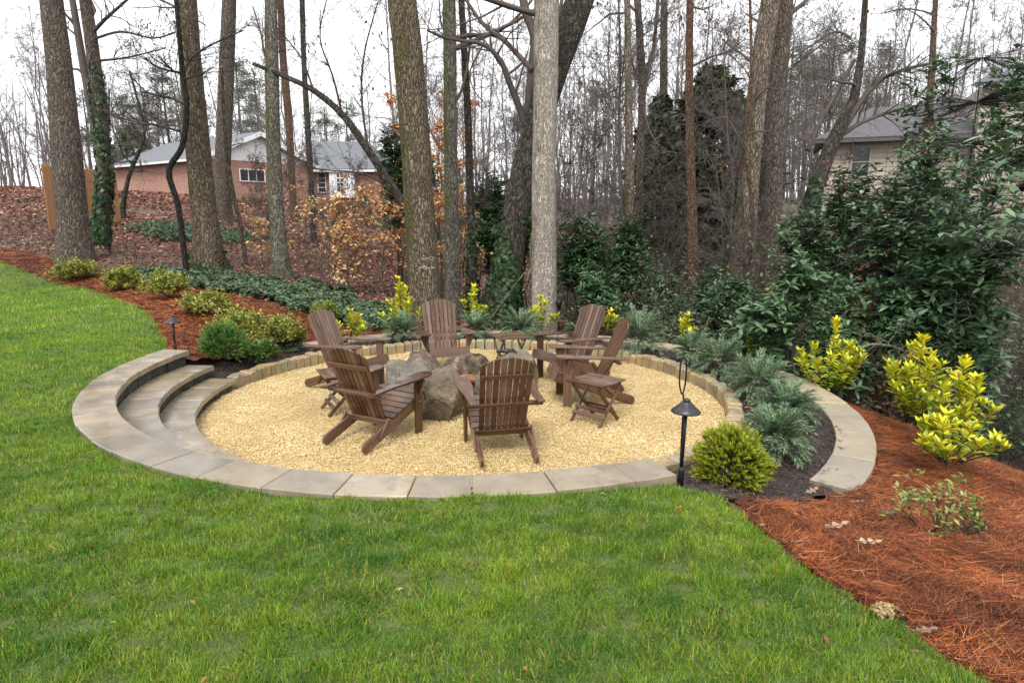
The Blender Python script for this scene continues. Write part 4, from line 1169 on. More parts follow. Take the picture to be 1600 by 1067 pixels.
# ---------------------------------------------------------------- trees with trunks in the picture
def trunk_tree(label, pl, depth, mat, top, seed, flare=1.35, branches=(), crown=7, crown_len=3.2, ivy=None, lean_y=0.0, group=None, sides=16, moss_foot=False, name='bare_tree', twig=None, crown_from=.45, twigs=1.0, name2='crown'):
    """pl: (px, py, width px) from the foot up at the given depth"""
    r_ = np.random.default_rng(seed)
    pts = []; rad = []
    for k, (px, py, w) in enumerate(pl):
        q = at(px, py, depth + lean_y * k); pts.append(q); rad.append(w * .5 * (depth + lean_y * k) / FPX)
    pts = np.array(pts); rad = np.array(rad)
    gz = zg1(pts[0, 0], pts[0, 1]); base = np.array([pts[0, 0], pts[0, 1], gz - .12])
    # bring the foot onto the ground along the trunk's own line
    if pts[0, 2] > gz + .15: pts = np.concatenate([[base], pts]); rad = np.concatenate([[rad[0] * 1.05], rad])
    else: pts[0, 2] = gz - .12
    d = norm((pts[-1] - pts[-2])[None])[0]
    while pts[-1, 2] < top:
        d = norm((d * np.array([.8, .8, 1]) + np.array([r_.normal(0, .05), r_.normal(0, .05), .12]))[None])[0]
        pts = np.concatenate([pts, [pts[-1] + d * 1.6]]); rad = np.append(rad, max(rad[-1] * .86, .02))
    K = 5; P = catmull(pts, K); rr = np.interp(np.arange(len(P)) / K, np.arange(len(rad)), rad)
    hgt = P[:, 2] - gz
    rr = rr * (1 + (flare - 1) * np.exp(-np.maximum(hgt, 0) / .35))
    a = np.arange(sides) * 2 * np.pi / sides
    ph = r_.uniform(0, 6.28, 4)
    fl = 1 + .035 * np.sin(3 * a + ph[0])[None] * np.cos(hgt * 1.1 + ph[1])[:, None] + .03 * np.sin(5 * a + ph[2])[None] + (.10 * np.exp(-np.maximum(hgt, 0) / .4))[:, None] * np.sin(4 * a + ph[3])[None] + r_.normal(0, .012, (len(P), sides))
    org = np.array([P[0, 0], P[0, 1], gz]); L = P - org
    t = thing(name, label, 'tree', tuple(float(v) for v in org), group=group)
    g = Geo(); tubes(g, L[None], rr[None], sides, np.array([.3, .3, .3]), fl)
    tr = obj('trunk', g.mesh('trunk', True), mat, t)
    cg = Geo()
    for (bp, w0, w1, dz, nt_) in branches:
        q = np.array([at(px, py, depth + dz * k / max(1, len(bp) - 1)) for k, (px, py) in enumerate(bp)]) - org
        q = catmull(q, 4); r1 = np.linspace(w0, w1, len(q)) * .5 * depth / FPX
        tubes(cg, q[None], r1[None], 7, np.array([.3, .3, .3]))
        if nt_:
            i_ = r_.integers(len(q) // 4, len(q) - 1, nt_)
            tn = norm(q[np.minimum(i_ + 1, len(q) - 1)] - q[i_ - 1]); A = r_.uniform(.5, 1.1, nt_)[:, None]
            sd_ = norm(np.cross(tn, r_.normal(0, 1, tn.shape)) + np.array([0, 0, .35]))
            grow(cg, q[i_], tn * np.cos(A) + sd_ * np.sin(A), r_.uniform(.5, 1.5, nt_) * twigs, r1[i_] * .45, 3, np.array([.3, .3, .3]), seed + 5, .22, .03, 4, (3, 3, 3), (5, 4), .5, (25, 65), .2, .0028)
    crown = int(crown * .8)
    if crown:
        lo = int(len(L) * crown_from); i_ = r_.integers(lo, len(L) - 1, crown)
        az = r_.uniform(0, 6.28, crown); el = r_.uniform(-.15, .9, crown)
        D = np.stack([np.cos(az) * np.cos(el), np.sin(az) * np.cos(el), np.sin(el)], 1)
        grow(cg, L[i_], D, crown_len * r_.uniform(.6, 1.25, crown), np.minimum(rr[i_] * .42, .06), 4, np.array([.3, .3, .3]), seed + 9, .2, .02, 5, (5, 3, 3, 3), (5, 3, 3), .55, (25, 65), .15, .003)
    if cg.n: obj(name2, cg.mesh(name2), twig or M['twig'], t)
    if ivy:
        z0, z1, n, ls, cols = ivy
        ig = Geo(); hl = L[:, 2]
        hz = z0 + (z1 - z0) * r_.uniform(0, 1, n) ** 1.5
        cx = np.interp(hz, hl, L[:, 0]); cyy = np.interp(hz, hl, L[:, 1]); rrr = np.interp(hz, hl, rr)
        az = r_.uniform(0, 6.28, n); keep = np.sin(az * 2 + hz * 3 + ph[0]) + 1.4 * (1 - (hz - z0) / (z1 - z0)) + r_.normal(0, .4, n) > .25
        nn = np.stack([np.cos(az), np.sin(az), np.zeros(n)], 1)
        Pp = np.stack([cx, cyy, hz], 1) + nn * (rrr * 1.06 + np.abs(r_.normal(0, .03, n)))[:, None]
        Pp, nn = Pp[keep], nn[keep]; m_ = len(Pp)
        D = norm(np.cross(nn, r_.normal(0, 1, nn.shape)) + np.array([0, 0, -.5]))
        leaves(ig, Pp, D, nn + r_.normal(0, .35, nn.shape), r_.uniform(.7, 1.3, m_) * ls, r_.uniform(.7, 1.1, m_) * ls, pick(r_, m_, cols, [3, 3, 2, .6]), 'diamond')
        obj('ivy', ig.mesh('ivy'), M['leaf'], t, kind='stuff')
    return t
IVY = [(.022, .055, .022), (.04, .085, .03), (.065, .11, .05), (.11, .15, .05)]
trunk_tree('thick grey brown trunk at the far left behind the azaleas', [(118, 398, 44), (106, 250, 42), (92, 100, 34), (80, 0, 30)], 17, M['bark_gray'], 12, 1, crown=8, moss_foot=True)
trunk_tree('slim grey trunk with ivy up its side, twin stem leaning to it', [(152, 384, 22), (163, 290, 20), (158, 200, 19), (146, 90, 18), (133, 0, 16)], 19, M['bark_gray'], 12, 2, crown=8,
           branches=[(((163, 290), (148, 200), (128, 90), (113, 0)), 15, 9, .3, 6), (((146, 50), (165, 30), (190, 8), (210, -10)), 6, 3, -.5, 6), (((150, 60), (190, 50), (240, 60), (275, 50)), 4, 2, -1, 10), (((155, 95), (200, 90), (260, 75)), 4, 1.5, .5, 10),
                     (((158, 170), (190, 185), (235, 195)), 5, 2, -1, 10)],
           ivy=(.0, 4.6, 1800, .13, IVY))
trunk_tree('thin black crooked trunk branching low in front of the brick house', [(292, 428, 9), (286, 380, 8.5), (278, 320, 8.5), (264, 268, 9), (285, 228, 8.5), (292, 165, 8), (285, 114, 7)], 15.2, M['bark_black'], 5.2, 3, 1.1, crown=3, crown_len=1.2, twig=M['twig_dark'], sides=10, name='understory_tree',
           branches=[(((285, 114), (270, 112), (248, 106), (225, 92)), 4, 2, -.6, 14), (((292, 165), (262, 152), (232, 146), (205, 120)), 3.5, 1.5, -.4, 14), (((285, 118), (300, 90), (335, 68), (380, 48)), 4.5, 2, .3, 16), (((288, 124), (310, 118), (335, 105)), 3.5, 1.5, -.4, 10),
                     (((280, 205), (240, 195), (200, 192), (160, 172)), 4, 1.5, .4, 12)])
trunk_tree('thick trunk with a mossy green foot left of the brick gable', [(325, 418, 48), (320, 350, 38), (308, 220, 35), (296, 90, 31), (290, 0, 29)], 16, M['bark_mossy'], 13, 4, 1.3, crown=8, ivy=(.0, .5, 260, .09, IVY))
trunk_tree('dark straight trunk on the slope in front of the white gable', [(346, 336, 28), (348, 250, 23), (353, 120, 22), (358, 0, 20)], 27, M['bark_gray'], 17, 5, 1.3, crown=9, crown_len=4)
trunk_tree('slender lichen speckled trunk right of the brick gable window', [(442, 432, 26), (434, 350, 23), (427, 220, 21), (425, 90, 19), (424, 0, 17)], 15.6, M['bark_lichen'], 12, 6, 1.4, crown=8,
           branches=[(((425, 110), (412, 80), (408, 55), (395, 10)), 4, 2, .5, 8)])
trunk_tree('narrow dark trunk between the lichen trunk and the leaning stem', [(488, 330, 9), (482, 220, 9), (475, 100, 8), (472, 0, 8)], 24, M['bark_dark'], 15, 7, 1.2, crown=9, sides=10)
trunk_tree('narrow brown trunk just right of the lichen speckled one', [(458, 330, 11), (452, 200, 11), (442, 90, 11), (438, 0, 10)], 30, M['bark_red'], 17, 8, 1.2, crown=9, sides=10)
trunk_tree('mossy dark stem arching up left across the slope', [(645, 350, 14), (612, 292, 13), (575, 235, 12), (535, 180, 10), (490, 142, 8.5), (445, 120, 7), (395, 100, 5)], 15.5, M['bark_dark'], 1, 9, 1.1, crown=0, sides=10, name='leaning_tree', twig=M['twig_dark'],
           branches=[(((575, 235), (565, 150), (570, 80), (590, 5)), 4, 2, .6, 14), (((535, 180), (520, 120), (500, 60), (510, 0)), 3.5, 1.5, -.4, 14), (((490, 142), (470, 90), (430, 40)), 3.5, 1.5, .4, 14), (((610, 290), (560, 270), (500, 265), (450, 250)), 3, 1.2, .4, 12)])
tm = trunk_tree('thickest mossy trunk rising behind the far facing chair', [(668, 500, 50), (660, 400, 48), (650, 250, 45), (638, 100, 44), (628, 0, 42)], 12.4, M['bark_mossy'], 13, 10, 1.2, crown=7)
trunk_tree('lichen grey trunk just right of the thickest mossy one', [(708, 470, 26), (706, 350, 22), (704, 200, 20), (703, 80, 19), (702, 0, 19)], 14.2, M['bark_lichen'], 12, 11, 1.3, crown=7,
           branches=[(((705, 250), (680, 220), (665, 180), (660, 130)), 4, 2, .5, 10), (((706, 170), (725, 130), (735, 60), (732, 0)), 5, 3, .5, 5), (((705, 60), (690, 40), (686, 0)), 4, 2, .3, 5)])
trunk_tree('thin dark trunk with ivy at its foot, between lichen and leaning trunks', [(739, 470, 15), (736, 350, 13), (731, 180, 11), (724, 60, 10), (721, 0, 9)], 15.2, M['bark_dark'], 12, 12, 1.2, crown=7, sides=12, ivy=(.0, 1.9, 500, .10, IVY))
trunk_tree('dark leaning trunk with ivy at its base crossing behind the pale trunk', [(776, 505, 60), (795, 410, 46), (814, 300, 42), (832, 220, 40), (862, 120, 42), (896, 30, 42), (912, -15, 40)], 13.6, M['bark_dark'], 12, 13, 1.15, crown=7, sides=20,
           branches=[(((826, 230), (826, 190), (832, 120), (836, 60), (822, 20), (815, -15)), 20, 12, .3, 0), (((824, 208), (812, 170), (796, 130), (782, 95), (755, 70), (718, 64)), 12, 5, -.4, 8), (((832, 110), (815, 92), (790, 66), (755, 38), (728, 0)), 9, 5, .6, 8),
                     (((718, 64), (690, 58), (668, 48)), 5, 3, -.4, 6), (((790, 120), (815, 100), (820, 92)), 4, 4, .2, 0), (((840, 60), (870, 30), (880, -10)), 7, 5, .6, 0), (((755, 70), (735, 110), (740, 140), (760, 165)), 3, 1.5, -.6, 8)],
           ivy=(.0, 2.3, 2600, .10, IVY), name='leaning_tree')
trunk_tree('pale almost white barked straight trunk behind the far folding table', [(850, 508, 42), (850, 400, 38), (850, 250, 36), (852, 120, 36), (853, 0, 36)], 12.6, M['bark_white'], 13, 14, 1.15, crown=7)
trunk_tree('slender tan trunk right of centre above the evergreen shrubs', [(984, 330, 13), (983, 220, 12), (981, 100, 10), (980, 0, 9)], 18, M['bark_tan'], 13, 15, 1.2, crown=8, sides=12)
trunk_tree('forked grey trunk right beside the slender tan one', [(998, 320, 12), (1002, 220, 12), (1003, 120, 11), (996, 0, 10)], 20, M['bark_gray'], 13, 16, 1.2, crown=8, sides=12,
           branches=[(((1003, 150), (1012, 110), (1022, 70), (1028, 0)), 7, 5, .5, 8), (((1003, 140), (990, 105), (985, 85)), 4, 2, .4, 6), (((1002, 165), (1020, 215), (1040, 235), (1060, 240)), 3, 1.5, -1, 8)])
trunk_tree('dark trunk rising behind the big dark evergreen', [(1038, 330, 14), (1037, 150, 12), (1038, 0, 10)], 32, M['bark_dark'], 16, 17, 1.2, crown=8, sides=12)
trunk_tree('reddish brown trunk left of the paired trunks', [(1086, 500, 18), (1083, 400, 17), (1080, 280, 14), (1077, 150, 12), (1078, 0, 10)], 15.5, M['bark_red'], 11, 18, 1.3, crown=8, sides=14,
           branches=[(((1080, 105), (1110, 90), (1140, 80), (1165, 60)), 3.5, 1.5, -.5, 10), (((1078, 10), (1100, 15), (1120, 5)), 3, 1.5, .3, 6)])
trunk_tree('left and paler of the paired trunks with yellow climbing leaves', [(1160, 405, 38), (1167, 320, 32), (1178, 200, 28), (1192, 80, 28), (1204, 0, 27)], 15.5, M['bark_tan'], 13, 19, 1.2, crown=7, ivy=(.2, 2.6, 260, .07, [(.5, .38, .05), (.42, .25, .04), (.55, .45, .1), (.1, .12, .04)]))
trunk_tree('right and darker of the paired trunks', [(1203, 400, 34), (1206, 300, 30), (1211, 180, 28), (1218, 80, 28), (1224, 0, 28)], 16, M['bark_gray'], 13, 20, 1.2, crown=7,
           branches=[(((1225, 30), (1250, 10), (1270, -8)), 8, 5, .4, 4), (((1210, 130), (1250, 95), (1300, 60)), 4, 2, -.5, 10)], ivy=(1.6, 3.6, 110, .07, [(.5, .38, .05), (.42, .25, .04), (.55, .45, .1), (.1, .12, .04)]))
trunk_tree('bare vine like stem twisting up before the paired trunks', [(1172, 420, 7), (1176, 330, 7), (1165, 220, 6.5), (1174, 130, 5), (1172, 0, 4)], 14.5, M['bark_red'], 7, 21, 1.0, crown=5, crown_len=1.5, sides=8, name='understory_tree', crown_from=.3,
           branches=[(((1166, 220), (1180, 160), (1215, 120), (1240, 80)), 4, 2, -.5, 8), (((1172, 95), (1150, 78), (1128, 62)), 4, 2, .3, 6), (((1168, 210), (1190, 205), (1215, 215), (1240, 235)), 3, 1.5, -.3, 8), (((1170, 250), (1140, 190), (1120, 185), (1085, 200)), 3, 1.5, .5, 8)])
trunk_tree('ivy clad leaning trunk forking in front of the cream house', [(1262, 345, 26), (1290, 250, 22), (1312, 200, 20), (1332, 160, 14), (1345, 90, 10), (1352, 0, 8)], 20, M['bark_dark'], 11, 22, 1.2, crown=6, sides=12, name='leaning_tree',
           branches=[(((1315, 205), (1345, 160), (1375, 125), (1410, 110), (1450, 100)), 11, 4, -.5, 14), (((1262, 235), (1285, 185), (1310, 140), (1335, 95)), 7, 5, .4, 6), (((1310, 215), (1350, 190), (1410, 170), (1480, 160)), 8, 3, .5, 14), (((1330, 60), (1305, 50), (1270, 70), (1240, 90)), 4, 2, .5, 12)],
           ivy=(.3, 4.6, 2400, .13, IVY))
trunk_tree('brownish twiggy trunk in front of the cream house roof', [(1445, 330, 15), (1447, 230, 14), (1455, 130, 10), (1462, 0, 7)], 21, M['bark_red'], 11, 23, 1.2, crown=9, crown_len=2.4, sides=10, crown_from=.25)
trunk_tree('leaning bare pole of a sapling on the leaf slope', [(385, 412, 7), (375, 350, 7), (362, 290, 6.5), (352, 215, 5)], 17, M['bark_gray'], 4.5, 24, 1.1, crown=4, crown_len=1.2, sides=8, name='sapling')
trunk_tree('slight dark sapling at left in front of the wooden fence', [(172, 400, 4), (168, 330, 4), (165, 290, 3.5), (168, 240, 3)], 18, M['bark_dark'], 4.2, 25, 1.0, crown=6, crown_len=1.2, sides=6, name='sapling')
trunk_tree('small twisting sapling before the brick side wall', [(192, 325, 9), (198, 290, 7), (205, 265, 7), (220, 230, 6), (226, 205, 5), (224, 190, 4)], 24, M['bark_dark'], 5.0, 26, 1.0, crown=6, crown_len=1.6, sides=6, name='sapling', twig=M['twig_dark'],
           branches=[(((205, 265), (222, 268), (218, 250)), 3.5, 2, 0, 6)])
# white paint marks on the thickest trunk
g = Geo(); r_ = np.random.default_rng(3); n = 120
zt = np.where(np.arange(n) < 60, 0.0, -.17) + r_.normal(0, .012, n)
q = at(666, 402, 12.4) - np.array(tm.location)
az = r_.uniform(-2.6, -.8, n)
ctr = np.array([q[0] - .005, 0, q[2]]); rd_ = .29
P = np.stack([ctr[0] + rd_ * np.cos(az) , rd_ * np.sin(az), ctr[2] + zt], 1); nn = np.stack([np.cos(az), np.sin(az), np.zeros(n)], 1)
leaves(g, P, norm(np.cross(nn, np.array([0, 0, 1.])) + r_.normal(0, .6, (n, 3)) * .5), nn, r_.uniform(.015, .04, n), r_.uniform(.012, .03, n), pick(r_, n, [(.48, .46, .42), (.36, .34, .31)], [2, 1]), 'diamond')
obj('paint_mark', g.mesh('paint_mark'), M['leaf_dry'], tm)

# ---------------------------------------------------------------- saplings with dry beech leaves
def beech(label, x, y, w, h, seed, n, cols, ls=.075, group='young beeches holding dry leaves', tiers=16, tall=1.0):
    r_ = np.random.default_rng(seed); sg = Geo(); lg = Geo(); tips = []
    z = zg1(x, y)
    tr = np.array([[r_.normal(0, .03) * q * 3, r_.normal(0, .03) * q * 3, h * q] for q in np.linspace(0, 1, 7)])
    tubes(sg, tr[None], np.linspace(.02 * h / 3 + .006, .004, 7)[None], 6, np.array([.2, .2, .2]))
    s = r_.uniform(.2, 1, tiers); st = np.stack([np.interp(s, np.linspace(0, 1, 7), tr[:, k]) for k in range(3)], 1)
    az = r_.uniform(0, 6.28, tiers); D = np.stack([np.cos(az), np.sin(az), r_.uniform(.05, .5, tiers)], 1)
    grow(sg, st, D, w * .5 * r_.uniform(.6, 1.2, tiers) * (1.15 - .6 * s), np.full(tiers, .006), 3, np.array([.2, .2, .2]), seed, .14, .0, 5, (3, 3, 3), (5, 4), .5, (25, 55), .2, .002, tips)
    E_ = np.concatenate([tips[0][0], tips[0][1]]); E_ = E_[r_.integers(0, len(E_), n)]
    P = E_ + r_.normal(0, .05, (n, 3)) * np.array([1, 1, .5]); a = r_.uniform(0, 6.28, n)
    D = np.stack([np.cos(a), np.sin(a), r_.normal(-.35, .3, n)], 1)
    leaves(lg, P, D, np.stack([r_.normal(0, .4, n), r_.normal(0, .4, n), np.ones(n)], 1), r_.uniform(.7, 1.3, n) * ls, r_.uniform(.4, .6, n) * ls, pick(r_, n, cols, [3, 3, 2], .25), 'diamond')
    return plant('beech_sapling', label, 'tree', (x, y, z - .05), group, sg, lg, M['twig'], M['leaf_dry'], 'trunk', 'crown')
TAN = [(.62, .42, .20), (.72, .54, .30), (.52, .29, .12)]
ORG = [(.60, .33, .14), (.50, .23, .09), (.70, .45, .24)]
BE = [(515, 452, .0, 14.8, 92, 150, 800, TAN, 'young beech with pale tan leaves below the white door'), (412, 420, .2, 17, 46, 90, 420, TAN, 'small beech sprig with cream leaves beside the mossy footed trunk'),
      (600, 470, -.2, 15.5, 80, 170, 520, ORG, 'beech sapling with orange leaves just left of the thickest trunk'), (560, 440, .1, 18, 80, 150, 450, ORG, 'orange leaved beech sapling halfway up the leaf slope'),
      (725, 470, -.5, 15.5, 70, 190, 1000, TAN, 'tan leaved beech sapling between the two slim trunks'), (690, 470, -.4, 17, 60, 260, 900, ORG, 'orange leaved beech sapling right behind the thickest trunk'),
      (640, 400, .0, 23, 150, 235, 1500, [(.60, .30, .11), (.50, .21, .08), (.68, .40, .2)], 'larger orange leaved beech behind the thickest trunk'),
      (720, 400, .0, 25, 120, 250, 1400, [(.58, .31, .13), (.46, .18, .09), (.66, .41, .22)], 'larger orange leaved beech behind the lichen grey trunk'),
      (575, 400, .4, 21, 110, 110, 420, TAN, 'pale tan beech sapling high on the slope under the white door'), (530, 420, .2, 17.5, 90, 90, 420, ORG, 'peach leaved beech sapling midway between lichen and thickest trunks'), (480, 420, .2, 19, 70, 110, 380, TAN, 'cream leaved beech sapling right of the lichen speckled trunk'), (545, 470, -.1, 15.0, 70, 110, 380, [(.62, .40, .19), (.56, .3, .13), (.7, .5, .27)], 'low tan beech sapling at the edge of the ivy bank'),
      (640, 440, -.2, 18.5, 90, 150, 480, ORG, 'orange beech sapling hugging the left side of the thickest trunk'), (825, 460, -.6, 15.0, 50, 120, 240, TAN, 'tan leaved beech sprig between leaning and pale trunks')]
for k, (px, py, z, d, w, h, n, cols, lab) in enumerate(BE):
    q = at(px, py, d); beech(lab, q[0], d, pxsize(w, d), pxsize(h, d) + max(0, q[2] - zg1(q[0], d)), 300 + k, n, cols, .10 if d < 20 else .15)

# ---------------------------------------------------------------- broadleaved evergreens
def big_leaf(label, x, y, w, h, seed, ros, ls, cols, name='rhododendron', cat='shrub', group='large leaved evergreen shrubs', lw=.31, per=8, z=None, zlo=.12, drp=.22, lobes=0):
    r_ = np.random.default_rng(seed); sg = Geo(); lg = Geo(); tips = []
    k = 5
    z = zg1(x, y) if z is None else z
    d = rnd_dirs(r_, k, .5, 1.0)
    D0 = rnd_dirs(r_, ros, -.35, 1.0) * r_.uniform(.35, 1.0, (ros, 1)) ** .6
    if lobes:
        cc = rnd_dirs(r_, lobes, -.6, 1) * r_.uniform(.3, .8, (lobes, 1)); D0 = cc[r_.integers(0, lobes, ros)] + D0 * .42
    E_ = D0 * np.array([w * .5, w * .5, h * .5]) + np.array([0, 0, h * .52]); E_[:, 2] = np.maximum(E_[:, 2], h * zlo)
    E_ += r_.normal(0, .05, E_.shape)
    k = 7; cen_ = E_[r_.integers(0, ros, k)] * .82
    st = np.stack([r_.normal(0, .03, (k, 3)) * np.array([1, 1, 0]), cen_ * np.array([.25, .25, .4]) + r_.normal(0, .04, (k, 3)), cen_ * np.array([.6, .6, .75]) + r_.normal(0, .05, (k, 3)), cen_], 1)
    tubes(sg, st, np.tile([.020, .014, .009, .004], (k, 1)) * min(1.2, h / 2.5), 5, np.array([.2, .2, .2]))
    sp_ = np.concatenate([st[:, 1] * (1 - q) + st[:, 2] * q for q in (0, .5)] + [st[:, 2] * (1 - q) + st[:, 3] * q for q in (0, .33, .66, 1)])
    sp_ = np.concatenate([sp_, np.array([[0, 0, h * q] for q in np.linspace(.2, .85, 8)])])
    tubes(sg, np.array([[[0, 0, h * q] for q in (0, .3, .6, .88)]]), np.array([[.022, .018, .012, .004]]) * min(1.5, h / 2.5), 6, np.array([.2, .2, .2]))
    near_ = sp_[((E_[:, None] - sp_[None]) ** 2).sum(-1).argmin(1)]
    tubes(sg, np.stack([near_, E_], 1), np.tile([.006, .003], (ros, 1)), 3, np.array([.2, .2, .2]))
    od = norm(E_ - np.array([0, 0, h * .35]) + np.array([0, 0, .35 * h]))
    u = norm(np.cross(od, r_.normal(0, 1, od.shape))); v = np.cross(od, u)
    az = (np.arange(per) * 2 * np.pi / per)[None] + r_.uniform(0, 6.28, (ros, 1)) + r_.normal(0, .25, (ros, per)); el = r_.uniform(.05, .85, (ros, per))
    DD = (np.cos(az) * np.cos(el))[..., None] * u[:, None] + (np.sin(az) * np.cos(el))[..., None] * v[:, None] + np.sin(el)[..., None] * od[:, None]
    P = (E_[:, None] + r_.normal(0, .02, (ros, per, 3))).reshape(-1, 3); DD = DD.reshape(-1, 3); n = len(P)
    NN = np.repeat(od, per, 0) + np.array([0, 0, .5]) + r_.normal(0, .25, (n, 3))
    lsz = r_.uniform(.6, 1.15, n) * ls
    leaves(lg, P, DD, NN, lsz, lsz * lw * r_.uniform(.85, 1.15, n), pick(r_, n, cols, [4, 3, 2]), 'diamond' if y > 12 else 'long', droop=drp, fold=.12)
    return plant(name, label, cat, (x, y, z - .05), group, sg, lg, M['twig_dark'], M['leaf_gloss'])
GRN = [(.034, .082, .031), (.062, .125, .046), (.11, .175, .08)]
GRB = [(.062, .125, .055), (.10, .18, .08), (.165, .24, .125)]
BL = [((912, 300, 515), 14.0, 115, 420, .14, GRN, 'tall glossy evergreen shrub right of the pale trunk'), ((985, 330, 515), 14.6, 120, 330, .14, GRN, 'glossy evergreen shrub below the slender tan trunk'),
      ((1035, 420, 515), 13.5, 80, 160, .13, GRN, 'lower evergreen shrub left of the reddish trunk'), ((935, 420, 515), 12.8, 80, 220, .13, GRB, 'brighter evergreen shrub behind the far right chair back'),
      ((1245, 375, 560), 8.4, 150, 260, .19, GRB, 'large leaved magnolia sapling right behind the flagstone wall'), ((1195, 480, 560), 8.8, 110, 170, .2, GRB, 'low large leaved magnolia touching the wall bend'),
      ((1320, 520, 600), 8.2, 110, 150, .18, GRN, 'low dark magnolia behind the bushy golden shrub'),
      ((1350, 265, 470), 13.0, 190, 260, .17, GRN, 'broad evergreen shrub under the cream house window'), ((1440, 215, 470), 11.0, 190, 330, .18, GRB, 'tall pale green magnolia before the cream house'),
      ((1500, 230, 520), 9.0, 150, 330, .19, GRB, 'large leaved magnolia at the right margin'),
      ((1395, 430, 600), 9.6, 170, 190, .15, GRN, 'dark evergreen shrub above the golden shrubs at right'),
      ((1560, 330, 560), 8.6, 150, 240, .19, GRB, 'large leaved magnolia farthest right above the golden shrubs'), ((1300, 400, 520), 11.5, 150, 150, .14, GRN, 'dense evergreen shrub between the two magnolia saplings'), ((1100, 420, 520), 12.5, 110, 120, .12, GRN, 'low evergreen shrub at the foot of the reddish trunk'), ((1270, 330, 520), 12.0, 120, 190, .15, GRB, 'mid green shrub right of the paired trunk feet'), ((1330, 400, 560), 9.4, 130, 150, .15, GRB, 'mid green shrub just above the bushy golden shrub'), ((1470, 400, 560), 9.0, 150, 160, .16, GRB, 'mid green shrub above the tall golden shrub'), ((1400, 300, 480), 12.0, 170, 200, .16, GRB, 'mid green shrub in the middle of the right thicket'), ((1550, -30, 480), 11.5, 210, 420, .2, GRB, 'tall broad evergreen screening the right wing of the cream house'), ((1150, 440, 520), 11.5, 100, 90, .13, GRB, 'low green shrub between reddish and paired trunks'), ((775, 330, 490), 16.0, 70, 170, .13, GRN, 'evergreen shrub glimpsed left of the leaning ivy trunk'), ((765, 245, 345), 18.0, 90, 110, .15, GRN, 'glossy evergreen top between slim trunks'),
      ((618, 165, 480), 17.5, 62, 330, .12, GRN, 'narrow dark holly behind the thickest trunk'), ((655, 235, 360), 18.5, 120, 130, .13, GRN, 'wide dark holly skirt behind the thickest trunk')]
for k, ((px, py0, py1), d, w, h, ls, cols, lab) in enumerate(BL):
    tp = at(px, py0, d); gz = zg1(tp[0], d); hh = tp[2] - gz; ww = pxsize(w, d)
    ros = int(min(620, 90 + 150 * ww * max(hh, 1) / (ls / .15) ** 1.5)) if d > 10 else int(80 + 46 * ww * hh / (ls / .19) ** 2)
    big_leaf(lab, tp[0], d, ww, hh, 400 + k, ros, ls, cols, lobes=9 if d < 12 else 14, zlo=.05)
big_leaf('tall magnolia whose leafy branch hangs in at the upper right corner', 5.75, 6.7, 2.5, 6.6, 470, 330, .21, GRB, 'magnolia_tree', 'tree', lobes=12, zlo=.2, z=-1.0)

# dark dense evergreens farther back
def dense_evergreen(label, px, py0, d, w, seed, n, cols, ls, conic=.5, name='evergreen_tree', group='evergreen trees in the wood'):
    tp = at(px, py0, d); gz = zg1(tp[0], d); h = tp[2] - gz; ww = pxsize(w, d); r_ = np.random.default_rng(seed)
    sg = Geo(); lg = Geo()
    tubes(sg, np.array([[[0, 0, 0], [0, 0, h * .5], [0, 0, h * .97]]]), np.array([[.16, .1, .02]]), 8, np.array([.2, .2, .2]))
    nb = 170; zb = h * r_.uniform(.08, 1, nb) ** .9; az = r_.uniform(0, 6.28, nb)
    prof = np.where(zb / h < .35, .8 + .2 * zb / h / .35, np.clip(1 - ((zb / h - .35) / .68) ** 1.6, .06, 1)); ln = ww * .5 * prof * r_.uniform(.55, 1.12, nb)
    tip = np.stack([np.cos(az) * ln, np.sin(az) * ln, zb + .12 * ln * r_.normal(.2, 1, nb)], 1)
    rt = np.stack([np.zeros(nb), np.zeros(nb), zb - .05 * ln], 1); tubes(sg, np.stack([rt, tip], 1), np.tile([.03, .008], (nb, 1)), 3, np.array([.2, .2, .2]))
    b_ = r_.integers(0, nb, n); s = r_.uniform(.25, 1.05, n) ** .7
    P = rt[b_] + (tip[b_] - rt[b_]) * s[:, None] + r_.normal(0, 1, (n, 3)) * (.05 + .10 * ln[b_] * .6)[:, None] * np.array([1, 1, .7])
    D = norm(tip[b_] - rt[b_] + r_.normal(0, .5, (n, 3)) * ln[b_][:, None]) + np.array([0, 0, -.25])
    leaves(lg, P, D, np.stack([r_.normal(0, .6, n), r_.normal(0, .6, n), np.ones(n)], 1), r_.uniform(.6, 1.4, n) * ls, r_.uniform(.35, .7, n) * ls, pick(r_, n, cols, [4, 3, 2], .3), 'diamond')
    return plant(name, label, 'tree', (tp[0], d, gz - .1), group, sg, lg, M['twig_dark'], M['leaf'], 'trunk', 'crown')
DK = [(.028, .042, .020), (.045, .062, .026), (.07, .085, .036)]
dense_evergreen('big dark cedar left of the paired trunks', 1118, 105, 29, 215, 501, 17000, DK, .30)
dense_evergreen('dark evergreen overlapping the big cedar at its left', 1035, 150, 31, 120, 502, 8000, DK, .30)
dense_evergreen('lower dark evergreen beneath the big cedar', 1100, 240, 24, 200, 503, 10000, [(.024, .045, .018), (.04, .065, .022), (.06, .085, .03)], .22)
dense_evergreen('feathery grey green conifer left of the brick house', 205, 196, 60, 90, 504, 3500, [(.13, .17, .10), (.17, .20, .12), (.10, .13, .08)], .38)

